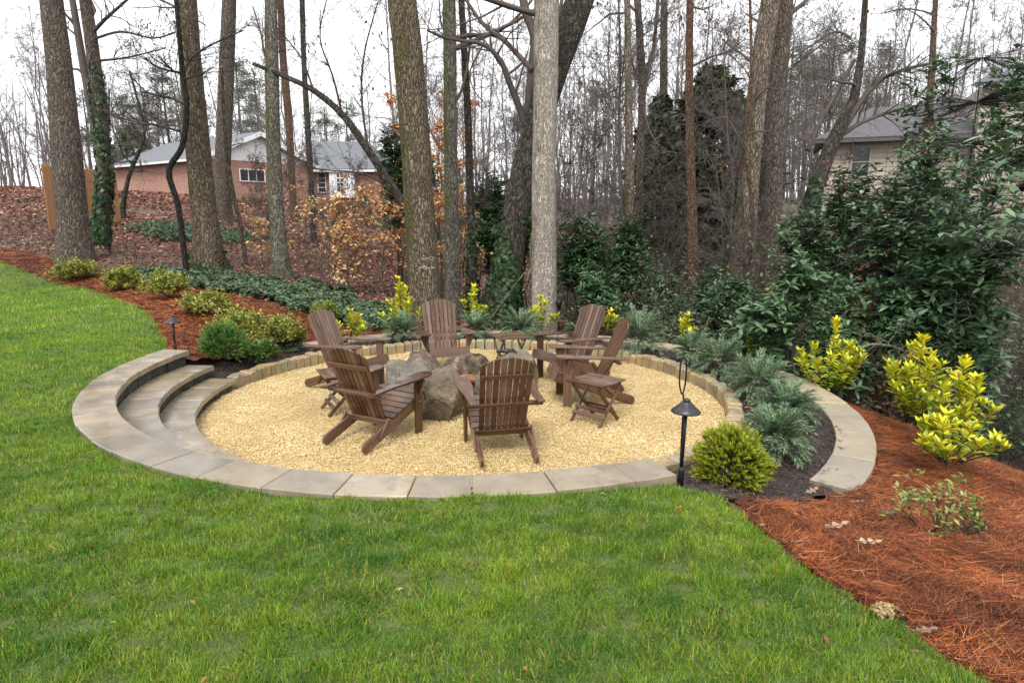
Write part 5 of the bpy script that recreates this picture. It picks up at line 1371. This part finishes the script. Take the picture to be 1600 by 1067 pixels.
# ---------------------------------------------------------------- houses and fence
m, nt, b = new_mat('red_brick')
bt = nt.nodes.new('ShaderNodeTexBrick'); nt.links.new(coords(nt, (1, 1, 1), attr='grain'), bt.inputs['Vector'])
bt.inputs['Scale'].default_value = 1; bt.inputs['Brick Width'].default_value = .22; bt.inputs['Row Height'].default_value = .075; bt.inputs['Mortar Size'].default_value = .008
bt.inputs['Color1'].default_value = (.25, .10, .072, 1); bt.inputs['Color2'].default_value = (.34, .155, .115, 1); bt.inputs['Mortar'].default_value = (.38, .29, .24, 1)
c = mix(nt, mrange(nt, noise(nt, coords(nt), .5, 4, .6), .4, .65, 0, .5), bt.outputs[0], (.36, .235, .155))
nt.links.new(c, b.inputs['Base Color']); b.inputs['Roughness'].default_value = .85
bump(nt, b, bt.outputs['Fac'], -.4, .01)
M['brick'] = m
M['white_paint'] = plain('white_paint', (.72, .72, .72), .5, 0, 3, .06)
M['shingle'] = plain('grey_shingle', (.13, .135, .15), .8, 0, 9, .3, .5, .03, (1, 1, 3))
M['shingle_brown'] = plain('purple_grey_shingle', (.085, .08, .09), .8, 0, 9, .3, .5, .03, (1, 1, 3))
M['siding'] = plain('cream_siding', (.36, .315, .25), .6, 0, 2.5, .12)
M['dark_glass'] = plain('dark_window_glass', (.03, .032, .035), .12)
M['fence'] = plain('weathered_cedar', (.36, .19, .085), .75, 0, 7, .35, .4, .01, (6, 6, 1))
M['stone_base'] = plain('tan_parged_base', (.33, .25, .165), .85, 0, 3, .25, .3, .02)

def panel(name, p0, u, L, z0, z1, th, m, parent, poly=None, e=.004):
    """upright slab from p0 along unit u; outward face on the right of u"""
    fr = frame((p0[0], p0[1], 0), (u[0], u[1], 0), (0, 0, 1))
    return obj(name, prism(name, poly or rect(0, L, z0, z1), -th, 0, e, fr, seed=hash(name) % 999), m, parent)

def window(parent, p0, u, t0, t1, z0, z1, out, panes=2, fm=None, rows=1):
    """window standing proud of a wall; out = outward unit"""
    fr = frame((p0[0] + out[0] * .03, p0[1] + out[1] * .03, 0), (u[0], u[1], 0), (0, 0, 1))
    w = obj('window', prism('window', rect(t0, t1, z0, z1), -.02, .02, .004, fr, seed=5), M['dark_glass'], parent)
    fr2 = frame((p0[0] + out[0] * .06, p0[1] + out[1] * .06, 0), (u[0], u[1], 0), (0, 0, 1)); f = .055; fm = fm or M['white_paint']
    for a_, b_, c_, d_ in [(t0 - f, t1 + f, z0 - f, z0), (t0 - f, t1 + f, z1, z1 + f), (t0 - f, t0, z0 + .001, z1 - .001), (t1, t1 + f, z0 + .001, z1 - .001)]:
        obj('frame', prism('frame', rect(a_, b_, c_, d_), -.03, .03, .004, fr2, seed=6), fm, w)
    for k in range(1, panes):
        q = t0 + (t1 - t0) * k / panes; obj('mullion', prism('mullion', rect(q - .022, q + .022, z0 + .002, z1 - .002), -.02, .02, .003, fr2, seed=7), fm, w)
    for k in range(1, rows):
        q = z0 + (z1 - z0) * k / rows; obj('glazing_bar', prism('glazing_bar', rect(t0 + .002, t1 - .002, q - .02, q + .02), -.016, .016, .003, fr2, seed=8), fm, w)
    return w

def slab(name, quad, th, m, parent):
    """sloping roof slab from four corners (top face), thickened downward"""
    q = np.array(quad, float); n_ = np.cross(q[1] - q[0], q[3] - q[0]); n_ = n_ / np.linalg.norm(n_)
    if n_[2] < 0: n_ = -n_
    V = np.concatenate([q, q - n_ * th]); me = bpy.data.meshes.new(name)
    me.from_pydata(V.tolist(), [], [(0, 1, 2, 3), (7, 6, 5, 4), (0, 4, 5, 1), (1, 5, 6, 2), (2, 6, 7, 3), (3, 7, 4, 0)])
    return obj(name, me, m, parent)

bh = thing('brick_house', 'low brick house with a white gable on the leaf covered hill', 'house')
A = np.array([-18.1, 40.0]); gu = np.array([.6, .8]); su = np.array([-.8, .6]); GL, SL = 7.8, 10.6; zb, ze, za = 1.6, 4.80, 6.45
go_ = np.array([gu[1], -gu[0]]); so_ = np.array([-su[1], su[0]]) * -1
so_ = np.array([-gu[0], -gu[1]])
panel('front_wall', A, gu, GL, zb + .9, ze, .25, M['brick'], bh)
panel('foundation', A + go_ * .03, gu, GL, zb - .6, zb + .898, .25, M['stone_base'], bh)
panel('side_wall', A + su * SL, -su, SL - .26, zb + .5, ze, .25, M['brick'], bh)
panel('rear_wall', A + su * SL + gu * (GL - .26), -gu, GL - .52, zb, ze, .2, M['brick'], bh)
panel('gable', A + go_ * .02, gu, GL, ze, za, .2, M['white_paint'], bh, poly=[(0, ze + .002), (GL, ze + .002), (GL / 2, za)])
window(bh, A, gu, 2.55, 4.2, 3.62, 4.28, go_, 3)
ap = A + gu * GL / 2; ov = .45
def P3(p, z): return (p[0], p[1], z)
rise = (za - ze) / (GL / 2); lo = ze - rise * ov + .12
r1 = slab('roof', [P3(ap - su * .4, za + .14), P3(ap + su * (SL + .4), za + .14), P3(A - gu * ov + su * (SL + .4), lo), P3(A - gu * ov - su * .4, lo)], .12, M['shingle'], bh)
r2 = slab('roof', [P3(ap + su * (SL + .4), za + .14), P3(ap - su * .4, za + .14), P3(A + gu * (GL + ov) - su * .4, lo), P3(A + gu * (GL + ov) + su * (SL + .4), lo)], .12, M['shingle'], bh)
for pa, pb, rr_ in ((ap, A - gu * ov, r1), (ap, A + gu * (GL + ov), r2)):
    slab('fascia', [P3(pa - su * .46, za + .13), P3(pa - su * .41, za + .13), P3(pb - su * .41, lo - .01), P3(pb - su * .46, lo - .01)], .24, M['white_paint'], rr_)
slab('gutter', [P3(A - gu * (ov + .1), lo - .02), P3(A - gu * ov, lo - .02), P3(A - gu * ov + su * SL, lo - .02), P3(A - gu * (ov + .1) + su * SL, lo - .02)], .12, M['white_paint'], r1)
# wing with the white bay
w0 = np.array([-14.6, 49.0]); wu = np.array([1., .0]); WL = 5.3; wo = np.array([0, -1.])
panel('wing_wall', w0, wu, WL, 1.4, 4.78, .25, M['brick'], bh)
panel('wing_wall', w0 + np.array([WL, .01]), np.array([0, 1.]), 7.0, 1.4, 4.78, .25, M['brick'], bh)
window(bh, w0, wu, .85, 1.35, 3.15, 4.45, wo, 1, rows=4)
bay = panel('bay', w0 + wo * .5 + wu * 1.75, wu, 1.75, 2.75, 4.72, .5, M['white_paint'], bh)
fr = frame((w0[0] + 1.75, w0[1] - .53, 0), (1, 0, 0), (0, 0, 1))
dr = obj('glass_door', prism('glass_door', rect(.55, 1.0, 3.2, 4.4), -.01, .012, .003, fr), M['dark_glass'], bh)
fr = frame((w0[0] + 1.75, w0[1] - .55, 0), (1, 0, 0), (0, 0, 1))
for q in (3.5, 3.8, 4.1): obj('glazing_bar', prism('glazing_bar', rect(.55, 1.0, q - .03, q + .03), -.01, .012, .003, fr), M['white_paint'], dr)
obj('glazing_bar', prism('glazing_bar', rect(.75, .80, 3.2, 4.4), .014, .03, .003, fr), M['white_paint'], dr)
wr = slab('wing_roof', [(w0[0] - .3, w0[1] + 3.6, 7.0), (w0[0] - .3, w0[1] - .55, 4.72), (w0[0] + WL + .45, w0[1] - .55, 4.72), (w0[0] + WL - 1.6, w0[1] + 3.6, 7.0)], .14, M['shingle'], bh)
slab('wing_roof', [(w0[0] + WL - 1.6, w0[1] + 3.6, 7.0), (w0[0] + WL + .45, w0[1] - .55, 4.72), (w0[0] + WL + .45, w0[1] + 7.4, 4.72), (w0[0] + WL - 1.7, w0[1] + 3.7, 7.0)], .14, M['shingle'], bh)
slab('gutter', [(w0[0] - .3, w0[1] - .68, 4.66), (w0[0] - .3, w0[1] - .56, 4.66), (w0[0] + WL + .45, w0[1] - .56, 4.66), (w0[0] + WL + .45, w0[1] - .68, 4.66)], .14, M['white_paint'], wr)

ch = thing('cream_house', 'cream sided house with a grey hip roof behind the magnolias', 'house', (14.0, 31.0, 0), R(-23))
hu = np.array([1., .0]); HL = 6.4; h0 = np.zeros(2)
panel('wall_core', (0, .06), hu, HL, .2, 4.86, .2, M['siding'], ch)
def boards(x0, x1, y, z0, z1):
    k = 0
    while z0 + k * .19 < z1:
        fr = frame((0, y, z0 + k * .19), (1, 0, 0), (0, .13, 1))
        obj('siding_board', prism('siding_board', rect(x0, x1, 0, .20), .0, .02, .004, fr, seed=k), M['siding'], ch); k += 1
boards(-.02, 5.42, 0, .6, 4.7)
window(ch, (0, -.04), hu, 1.08, 1.74, 3.24, 4.46, np.array([0, -1.]), 1, M['siding'], 2)
panel('side_wall', (.02, 6.2), np.array([0, -1.]), 6.1, .2, 4.86, .2, M['siding'], ch)
cr = slab('roof', [(1.9, 3.6, 6.6), (-.5, -.6, 4.85), (HL, -.6, 4.85), (HL, 3.6, 6.6)], .14, M['shingle_brown'], ch)
slab('roof', [(1.9, 3.6, 6.6), (1.9, 3.7, 6.6), (-.5, 6.8, 4.85), (-.5, -.6, 4.85)], .14, M['shingle_brown'], ch)
slab('gutter', [(-.5, -.72, 4.78), (-.5, -.61, 4.78), (HL - .6, -.61, 4.78), (HL - .6, -.72, 4.78)], .13, M['shingle_brown'], cr)
# projecting wing at the right margin
panel('wing_wall', (5.5, -.86), hu, 6, .0, 6.62, .2, M['siding'], ch)
boards(5.45, 11.5, -.92, 1.4, 6.5)
panel('wing_wall', (5.48, 6.0), np.array([0, -1.]), 6.8, 4.0, 6.62, .2, M['siding'], ch)
slab('wing_roof', [(6.6, 3.5, 7.8), (5.05, -1.5, 6.66), (12, -1.5, 6.66), (12, 3.5, 7.8)], .14, M['shingle_brown'], ch)

fe = thing('wooden_fence', 'cedar plank privacy fence at the upper left behind the twin stemmed tree', 'fence')
f0 = at(70, 300, 20.5)[:2]; f1 = at(186, 300, 23.5)[:2]; fu = (f1 - f0) / np.linalg.norm(f1 - f0); FLn = np.linalg.norm(f1 - f0)
npk = int(FLn / .15); r_ = np.random.default_rng(8)
for k in range(npk):
    p = f0 + fu * (k * .15); gz = zg1(p[0], p[1]); top = max(gz + 1.5, 3.05) + r_.uniform(-.02, .02)
    panel('plank', p, fu, .14, gz - .2, top, .02, M['fence'], fe, poly=[(0, gz - .2), (.143, gz - .2), (.143, top - .03), (.11, top), (.033, top), (0, top - .03)])
for zz in (2.3, 2.85):
    p = f0 - np.array([fu[1], -fu[0]]) * .06
    panel('rail', p, fu, FLn, zz, zz + .09, .04, M['fence'], fe)

# ---------------------------------------------------------------- wood beyond: pines, bare trees, thicket
def pine_mesh(seed, h=15):
    r_ = np.random.default_rng(seed); g = Geo(); lg = Geo()
    pts = np.stack([r_.normal(0, .12, 8).cumsum() * .5, r_.normal(0, .12, 8).cumsum() * .5, np.linspace(0, h, 8)], 1)
    tubes(g, pts[None], np.linspace(.22, .05, 8)[None], 7, np.array([.10, .075, .06]))
    nb = 34; zb = h * r_.uniform(.5, 1, nb); az = r_.uniform(0, 6.28, nb); ln = (.6 + 2.1 * (1 - np.abs(zb / h - .72) / .34).clip(.15, 1)) * r_.uniform(.6, 1.1, nb)
    root = np.stack([np.interp(zb, pts[:, 2], pts[:, k]) for k in range(3)], 1); tip = root + np.stack([np.cos(az) * ln, np.sin(az) * ln, ln * r_.uniform(-.05, .4, nb)], 1)
    tubes(g, np.stack([root, (root + tip) / 2 + [0, 0, .1], tip], 1), np.tile([.05, .03, .012], (nb, 1)), 3, np.array([.09, .07, .06]))
    n = 3600; b_ = r_.integers(0, nb, n); s = r_.uniform(.35, 1.05, n)
    cl = r_.integers(0, 5, n); off = np.random.default_rng(seed + 1).normal(0, .28, (nb, 5, 3))[b_, cl]
    P = root[b_] + (tip[b_] - root[b_]) * s[:, None] + off + r_.normal(0, .13, (n, 3))
    D = rnd_dirs(r_, n, -.3, 1)
    leaves(g, P, D, r_.normal(0, 1, (n, 3)), r_.uniform(.16, .34, n), r_.uniform(.05, .1, n), pick(r_, n, [(.055, .085, .035), (.085, .12, .05), (.11, .125, .06)], [3, 3, 1]), 'diamond')
    return g.mesh('pine_tree')
PM = [pine_mesh(600 + k) for k in range(3)]
PN = [(255, 105, 62), (300, 130, 70), (230, 170, 66), (398, 110, 75), (540, 155, 80), (372, 95, 85), (505, 175, 72), (1305, 40, 60), (1270, 90, 70), (930, 125, 85), (1390, 60, 66), (1240, 70, 80), (190, 150, 85), (130, 140, 75)]
for k, (px, py, d) in enumerate(PN):
    q = at(px, py, d); gz = zg1(q[0], d); o = obj('pine_tree', PM[k % 3], M['leaf']); s = (q[2] - gz) / 15
    o.location = (q[0], d, gz - .2); o.scale = (s * 1.15, s * 1.15, s); o.rotation_euler = (0, 0, k * 1.7)
    lab = 'tall pine with soft green crown in the far wood behind the brick house' if px < 600 else 'tall pine with soft green crown in the far wood right of the pale trunk'
    tag(o, lab, 'tree', 'pines far behind the brick house' if px < 600 else 'pines in the far wood on the right')

def bare_mesh(seed, h, slim=1.0, low=.3):
    r_ = np.random.default_rng(seed); g = Geo()
    pts = np.stack([r_.normal(0, .16, 9).cumsum() * .6, r_.normal(0, .16, 9).cumsum() * .6, np.linspace(0, h, 9)], 1)
    rad = np.linspace(.105, .015, 9) * slim; tubes(g, pts[None], rad[None], 7, np.array([.2, .2, .2]))
    nb = 20; s = r_.uniform(low, 1, nb); st = np.stack([np.interp(s * h, pts[:, 2], pts[:, k]) for k in range(3)], 1)
    az = r_.uniform(0, 6.28, nb); el = r_.uniform(.35, 1.15, nb)
    D = np.stack([np.cos(az) * np.cos(el), np.sin(az) * np.cos(el), np.sin(el)], 1)
    grow(g, st, D, h * .24 * r_.uniform(.6, 1.2, nb) * (1.25 - .7 * s), .05 * slim * (1.2 - s), 4, np.array([.2, .2, .2]), seed, .16, .05, 5, (3, 3, 3, 3), (5, 3, 3), .52, (22, 55), .2, .006)
    return g.mesh('bare_tree')
BM = [bare_mesh(650 + k, 14, r, l) for k, (r, l) in enumerate([(1.0, .3), (.8, .2), (1.2, .4), (.6, .15), (.9, .25), (.7, .35)][:5])]
r_ = np.random.default_rng(77); cnt = 0
for k in range(104):
    if k < 22: px = r_.uniform(-40, 600); d = r_.uniform(56, 95)
    elif k < 56: px = r_.uniform(600, 1060); d = 36 + 55 * r_.uniform(0, 1) ** .9
    else: px = r_.uniform(1040, 1660); d = 38 + 50 * r_.uniform(0, 1)
    if 1250 < px and d < 44: d += 12
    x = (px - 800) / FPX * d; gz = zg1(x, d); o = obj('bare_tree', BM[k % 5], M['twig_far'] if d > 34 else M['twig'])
    o.location = (x, d, gz - .15); s = r_.uniform(.75, 1.25); o.scale = (s, s, s * r_.uniform(.9, 1.2)); o.rotation_euler = (r_.normal(0, .03), r_.normal(0, .03), r_.uniform(0, 6.28))
    if px < 600: tag(o, 'slender bare grey tree far behind the brick house', 'tree', 'bare trees far behind the brick house')
    elif px < 1050: tag(o, 'slender bare grey tree in the wood between pale trunk and dark cedar', 'tree', 'bare trees of the middle wood')
    else: tag(o, 'slender bare grey tree in the wood behind the cream house', 'tree', 'bare trees behind the cream house')

# twiggy smaller trees filling the middle distance
TM = []
for k in range(3):
    r_ = np.random.default_rng(900 + k); g = Geo(); h = 9.0
    pts = np.stack([r_.normal(0, .2, 8).cumsum() * .6, r_.normal(0, .2, 8).cumsum() * .6, np.linspace(0, h, 8)], 1)
    tubes(g, pts[None], np.linspace(.06, .012, 8)[None], 6, np.array([.2, .2, .2]))
    nb = 34; s_ = r_.uniform(.12, 1, nb); st = np.stack([np.interp(s_ * h, pts[:, 2], pts[:, q]) for q in range(3)], 1); az = r_.uniform(0, 6.28, nb); el = r_.uniform(.2, 1.1, nb)
    grow(g, st, np.stack([np.cos(az) * np.cos(el), np.sin(az) * np.cos(el), np.sin(el)], 1), 2.3 * r_.uniform(.6, 1.2, nb) * (1.2 - .6 * s_), .022 * (1.2 - s_), 4, np.array([.2, .2, .2]), 900 + k, .18, .03, 5, (3, 3, 3, 3), (6, 4, 3), .52, (22, 60), .15, .0045)
    TM.append(g.mesh('twiggy_tree'))
r_ = np.random.default_rng(79)
for k in range(74):
    px = r_.uniform(1230, 1640) if k > 63 else r_.uniform(860, 1640) if k < 34 else (r_.uniform(690, 860) if k < 42 else r_.uniform(-30, 600))
    d = r_.uniform(19, 42) if px > 690 else r_.uniform(48, 64)
    if px > 1180: d = r_.uniform(37, 50)
    if k > 63: d = r_.uniform(33, 40)
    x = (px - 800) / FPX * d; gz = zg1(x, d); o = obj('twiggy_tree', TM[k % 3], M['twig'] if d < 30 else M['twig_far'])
    s_ = r_.uniform(.7, 1.25) * (1.3 if k > 51 else 1); o.location = (x, d, gz - .1); o.scale = (s_, s_, s_); o.rotation_euler = (r_.normal(0, .06), r_.normal(0, .06), r_.uniform(0, 6.28))
    if px < 600: tag(o, 'small finely twigged bare tree showing over the brick house roof', 'tree', 'twiggy trees over the brick house')
    elif px < 1160: tag(o, 'small finely twigged bare tree between pale trunk and paired trunks', 'tree', 'twiggy trees of the middle wood')
    else: tag(o, 'small finely twigged bare tree right of the paired trunks', 'tree', 'twiggy trees on the right')

# thin brushy saplings near by, in the hollow
SM = [bare_mesh(680 + k, 5.0, .22, .1) for k in range(3)]
r_ = np.random.default_rng(78)
for k in range(56):
    px = r_.uniform(690, 1500) if k < 36 else r_.uniform(380, 640)
    d = r_.uniform(14.5, 27) if px < 1100 else r_.uniform(11, 20)
    x = (px - 800) / FPX * d; gz = zg1(x, d); o = obj('bare_sapling', SM[k % 3], M['twig'])
    o.location = (x, d, gz - .1); s = r_.uniform(.5, 1.15) * (1 if px > 690 else .6); o.scale = (s, s, s); o.rotation_euler = (r_.normal(0, .12), r_.normal(0, .12), r_.uniform(0, 6.28))
    if px > 690: tag(o, 'thin bare brushy sapling in the hollow beyond the flagstone wall', 'sapling', 'bare saplings in the hollow')
    else: tag(o, 'thin bare sapling on the leaf slope left of the thickest trunk', 'sapling', 'bare saplings on the slope')

# far wood: a mass of stems and twigs
g = Geo(); r_ = np.random.default_rng(79); n = 650
d = 62 + 70 * r_.uniform(0, 1, n) ** 1.2; px = r_.uniform(-150, 1750, n); x = (px - 800) / FPX * d; z = zg(x, d)
h = r_.uniform(8, 19, n) * np.where(px < 620, .7, 1); P = np.stack([x, d, z - .3], 1)
grow(g, P, np.stack([r_.normal(0, .08, n), r_.normal(0, .08, n), np.ones(n)], 1), h, r_.uniform(.06, .13, n), 3, np.array([.2, .2, .2]), 79, .08, .05, 4, (3, 3, 3), (8, 2), .3, (20, 55), .12, .012)
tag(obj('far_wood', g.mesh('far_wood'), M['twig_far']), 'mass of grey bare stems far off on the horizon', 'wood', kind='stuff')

# undergrowth in the hollow right of the wall: twigs, small leaves
sg = Geo(); lg = Geo(); r_ = np.random.default_rng(80)
n = 2300; px = r_.uniform(860, 1760, n); d = 8.4 + 17 * r_.uniform(0, 1, n) ** 1.3; x = (px - 800) / FPX * d
k = (rw(x, d) > RWO + .7) & (x > .9 + .12 * d * 0); x, d = x[k], d[k]; n = len(x); z = zg(x, d)
hh = r_.uniform(.5, 1.9, n) * np.clip((d - 6.5) / 5, .35, 1.3) * np.clip(.25 + (x - 1.0) / 3.0, .3, 1.5); tips = []
grow(sg, np.stack([x, d, z - .05], 1), np.stack([r_.normal(0, .45, n), r_.normal(0, .45, n), np.ones(n)], 1), hh, np.full(n, .008), 3, np.array([.2, .2, .2]), 81, .22, .0, 3, (3, 3, 3), (3, 2), .55, (25, 70), .2, .003, tips)
E_ = np.concatenate([tips[0][0], tips[0][1]]); n = 64000; i_ = r_.integers(0, len(E_), n); P = E_[i_] + r_.normal(0, .09, (n, 3))
D = rnd_dirs(r_, n, -.5, .9)
fam = fnoise(P[:, 0], P[:, 1], 3.0, 17) + .4 * r_.normal(0, 1, n)
C = np.where((fam > .55)[:, None], pick(r_, n, [(.12, .055, .03), (.18, .10, .05), (.09, .035, .025)], [2, 2, 2]), np.where((fam > -.1)[:, None], pick(r_, n, [(.05, .085, .03), (.085, .12, .042), (.14, .17, .06)], [3, 3, 2]), pick(r_, n, [(.04, .08, .04), (.065, .11, .055), (.12, .17, .10)], [3, 3, 1])))
C = np.where((r_.uniform(0, 1, n) < .02)[:, None], np.array([.4, .3, .06]), C)
leaves(lg, P, D, np.stack([r_.normal(0, .5, n), r_.normal(0, .5, n), np.ones(n)], 1), r_.uniform(.05, .105, n), r_.uniform(.025, .055, n), C, 'diamond')
ug = tag(obj('undergrowth', lg.mesh('undergrowth'), M['leaf']), 'dense dark leafy undergrowth in the hollow beyond the wall', 'undergrowth', kind='stuff')
obj('stems', sg.mesh('stems'), M['twig'], ug, kind='stuff')

# dry grass tuft by the wall
g = Geo(); n = 900; r_ = np.random.default_rng(83); q = gp(1110, 520, -.8); az = r_.uniform(0, 6.28, n)
P = np.stack([q[0] + r_.normal(0, .45, n), q[1] + r_.normal(0, .35, n), np.zeros(n)], 1); P[:, 2] = zg(P[:, 0], P[:, 1])
D = np.stack([np.cos(az) * .6, np.sin(az) * .6, r_.uniform(.5, 1.4, n)], 1)
leaves(g, P, D, np.stack([np.cos(az), np.sin(az), np.zeros(n)], 1) + r_.normal(0, .2, (n, 3)), r_.uniform(.4, .95, n), .008, pick(r_, n, [(.3, .2, .09), (.2, .12, .05), (.38, .27, .14)], [2, 2, 1]), 'blade', droop=.35)
tag(obj('dry_grass', g.mesh('dry_grass'), M['leaf_dry']), 'tuft of dry brown grass beyond the wall below the reddish trunk', 'grass', kind='stuff')

# ivy bank and leaf litter
IVYB = [(-9.6, 16.0), (-8.4, 15.9), (-6.6, 15.6), (-4.9, 15.0), (-3.4, 14.2), (-2.3, 13.2), (-1.9, 11.4), (-3.4, 11.7), (-5.4, 13.2), (-7.6, 14.6)]
IVYC = [(-12.6, 22.5), (-11.5, 24.5), (-8.4, 23.5), (-8.6, 20.8), (-10.5, 20.6)]
g = Geo(); r_ = np.random.default_rng(84)
for poly, n in ((IVYB, 95000), (IVYC, 16000)):
    p = np.array(poly); x = r_.uniform(p[:, 0].min(), p[:, 0].max(), n); y = r_.uniform(p[:, 1].min(), p[:, 1].max(), n)
    k = inpoly(x + .35 * fnoise(x, y, 1.2, 5), y + .35 * fnoise(x, y, 1.3, 6), poly); x, y = x[k], y[k]; m_ = len(x); az = r_.uniform(0, 6.28, m_)
    leaves(g, np.stack([x, y, zg(x, y) + .02 + .05 * fnoise(x, y, .6, 2) + r_.uniform(0, .09, m_)], 1), np.stack([np.cos(az), np.sin(az), r_.normal(-.1, .35, m_)], 1), np.stack([r_.normal(0, .5, m_), r_.normal(-.25, .5, m_), np.ones(m_)], 1),
           r_.uniform(.055, .095, m_), r_.uniform(.045, .08, m_), pick(r_, m_, [(.04, .08, .035), (.075, .12, .055), (.13, .18, .10), (.18, .2, .08)], [4, 4, 2.6, .7]), 'diamond')
tag(obj('ivy', g.mesh('ivy'), M['leaf']), 'dark green ivy carpeting the bank behind the azaleas', 'ivy', kind='stuff')
g = Geo(); n = 95000
d = 11 + 36 * r_.uniform(0, 1, n) ** 1.15; px = r_.uniform(-120, 1000, n); x = (px - 800) / FPX * d
k = (d > 11.5) & ~(inpoly(x, d, IVYB)) & ~(inpoly(x, d, IVYC)) & ~is_straw(x, d) & ~is_lawn(x, d) & (rw(x, d) > RWO + .1) & ~((px > 700) & (r_.uniform(0, 1, n) < .5)); x, d = x[k], d[k]; m_ = len(x); az = r_.uniform(0, 6.28, m_)
s = .085 * np.clip(d / 17, 1, 1.9)
t = np.clip(.5 + .45 * fnoise(x, d, 4, 31) + r_.normal(0, .2, m_), 0, 1)[:, None]
C = pick(r_, m_, [(.20, .082, .058), (.30, .145, .10), (.11, .042, .032), (.44, .28, .21)], [4, 3, 2.5, 1.3], .25) * (.75 + .5 * t)
leaves(g, np.stack([x, d, zg(x, d) - .05 + .05 * fnoise(x, d, 3.0, 11) + r_.uniform(0, .06, m_)], 1), np.stack([np.cos(az), np.sin(az), r_.normal(0, .3, m_)], 1), np.stack([r_.normal(0, .5, m_), r_.normal(-.1, .5, m_), np.ones(m_)], 1),
       r_.uniform(.8, 1.5, m_) * s, r_.uniform(.5, .8, m_) * s, C, 'diamond')
tag(obj('leaf_litter', g.mesh('leaf_litter'), M['leaf_dry']), 'reddish brown fallen leaves covering the slope below the house', 'leaves', kind='stuff')

# a few dead leaves still hanging on twigs high up
g = Geo(); n = 260
cl = np.array([at(px, py, d) for px, py, d in [(265, 22, 15), (235, 40, 15), (590, 50, 14), (575, 130, 14), (945, 12, 14), (1060, 20, 14), (1120, 10, 14), (1150, 45, 14), (1105, 25, 14), (480, 70, 15), (205, 70, 16), (330, 130, 17), (1300, 250, 14), (1160, 200, 15), (1135, 255, 15), (1350, 30, 18)]])
i_ = r_.integers(0, len(cl), n); P = cl[i_] + r_.normal(0, .16, (n, 3))
leaves(g, P, np.stack([r_.normal(0, .4, n), r_.normal(0, .4, n), -np.ones(n)], 1), r_.normal(0, 1, (n, 3)), r_.uniform(.06, .12, n), r_.uniform(.03, .06, n), pick(r_, n, [(.16, .05, .03), (.12, .05, .04), (.28, .11, .04)], [3, 2, 1]), 'diamond')
tag(obj('hanging_leaves', g.mesh('hanging_leaves'), M['leaf_dry']), 'few dead brown leaves clinging to high twigs', 'leaves', kind='stuff')

# pale dead branches, a leaning cane, a dark lamp head by the pale trunk, reddish shrub
def branch_line(name, label, pts, w, m, seed, kids=6):
    r_ = np.random.default_rng(seed); P = np.array([at(*q) for q in pts]); o_ = P[0].copy(); q = catmull(P - o_, 5); g = Geo()
    tubes(g, q[None], (np.linspace(w, w * .45, len(q)) * (1 + .15 * r_.normal(0, 1, len(q))))[None], 7, np.array([.3, .3, .3]))
    if kids:
        i_ = r_.integers(2, len(q) - 1, kids); grow(g, q[i_], rnd_dirs(r_, kids, -.2, .9), r_.uniform(.25, .6, kids), np.full(kids, w * .5), 2, np.array([.3, .3, .3]), seed, .2, .0, 5, (4, 3), (4,), .5, (25, 65), .2, .002)
    o = obj(name, g.mesh(name, True), m); o.location = tuple(o_)
    return tag(o, label, 'branch')
M['bark_pale'] = bark_mat('pale_lichen_branch', (.12, .105, .085), (.42, .39, .33), 22)
branch_line('dead_branch', 'pale crooked dead branch behind the bushy golden shrub', [(1331, 566, 8.0), (1345, 545, 8.1), (1364, 538, 8.3), (1400, 543, 8.5), (1440, 562, 8.7), (1500, 582, 8.8), (1540, 600, 9.0)], .02, M['bark_pale'], 1)
branch_line('dead_branch', 'pale bare branch arching at the right above the golden shrubs', [(1450, 555, 8.6), (1462, 535, 8.6), (1485, 512, 8.5), (1525, 492, 8.4), (1580, 478, 8.4)], .014, M['bark_pale'], 2)
branch_line('cane', 'thin tan cane leaning across the ivy covered trunk base', [(757, 512, 12.2), (790, 465, 12.4), (820, 425, 12.6)], .014, M['bark_tan'], 3, 0)
t = thing('spot_lamp', 'small black lamp head on a stake right of the pale trunk', 'lamp', (float(at(873, 505, 12.3)[0]), 12.3, zg1(at(873, 505, 12.3)[0], 12.3)))
zt = float(at(873, 475, 12.3)[2]) - t.location[2]
obj('stake', lathe('stake', [(0, -.1), (.012, -.1), (.012, zt), (0, zt)], 8), M['black_metal'], t)
hd = obj('lamp_head', lathe('lamp_head', [(0, -.10), (.03, -.095), (.055, -.03), (.06, .025), (.042, .08), (.0, .10)], 14), M['black_metal'], t); hd.location = (0, 0, zt)
q = at(1362, 440, 10.2)
azalea('shrub with dull red dry leaves among the dark evergreens at right', q[0], 10.2, .9, max(.8, q[2] - zg1(q[0], 10.2) + .35), 95, 900, [(.16, .04, .03), (.11, .03, .025), (.22, .07, .04), (.06, .07, .03), (.2, .09, .05)], ls=.075)
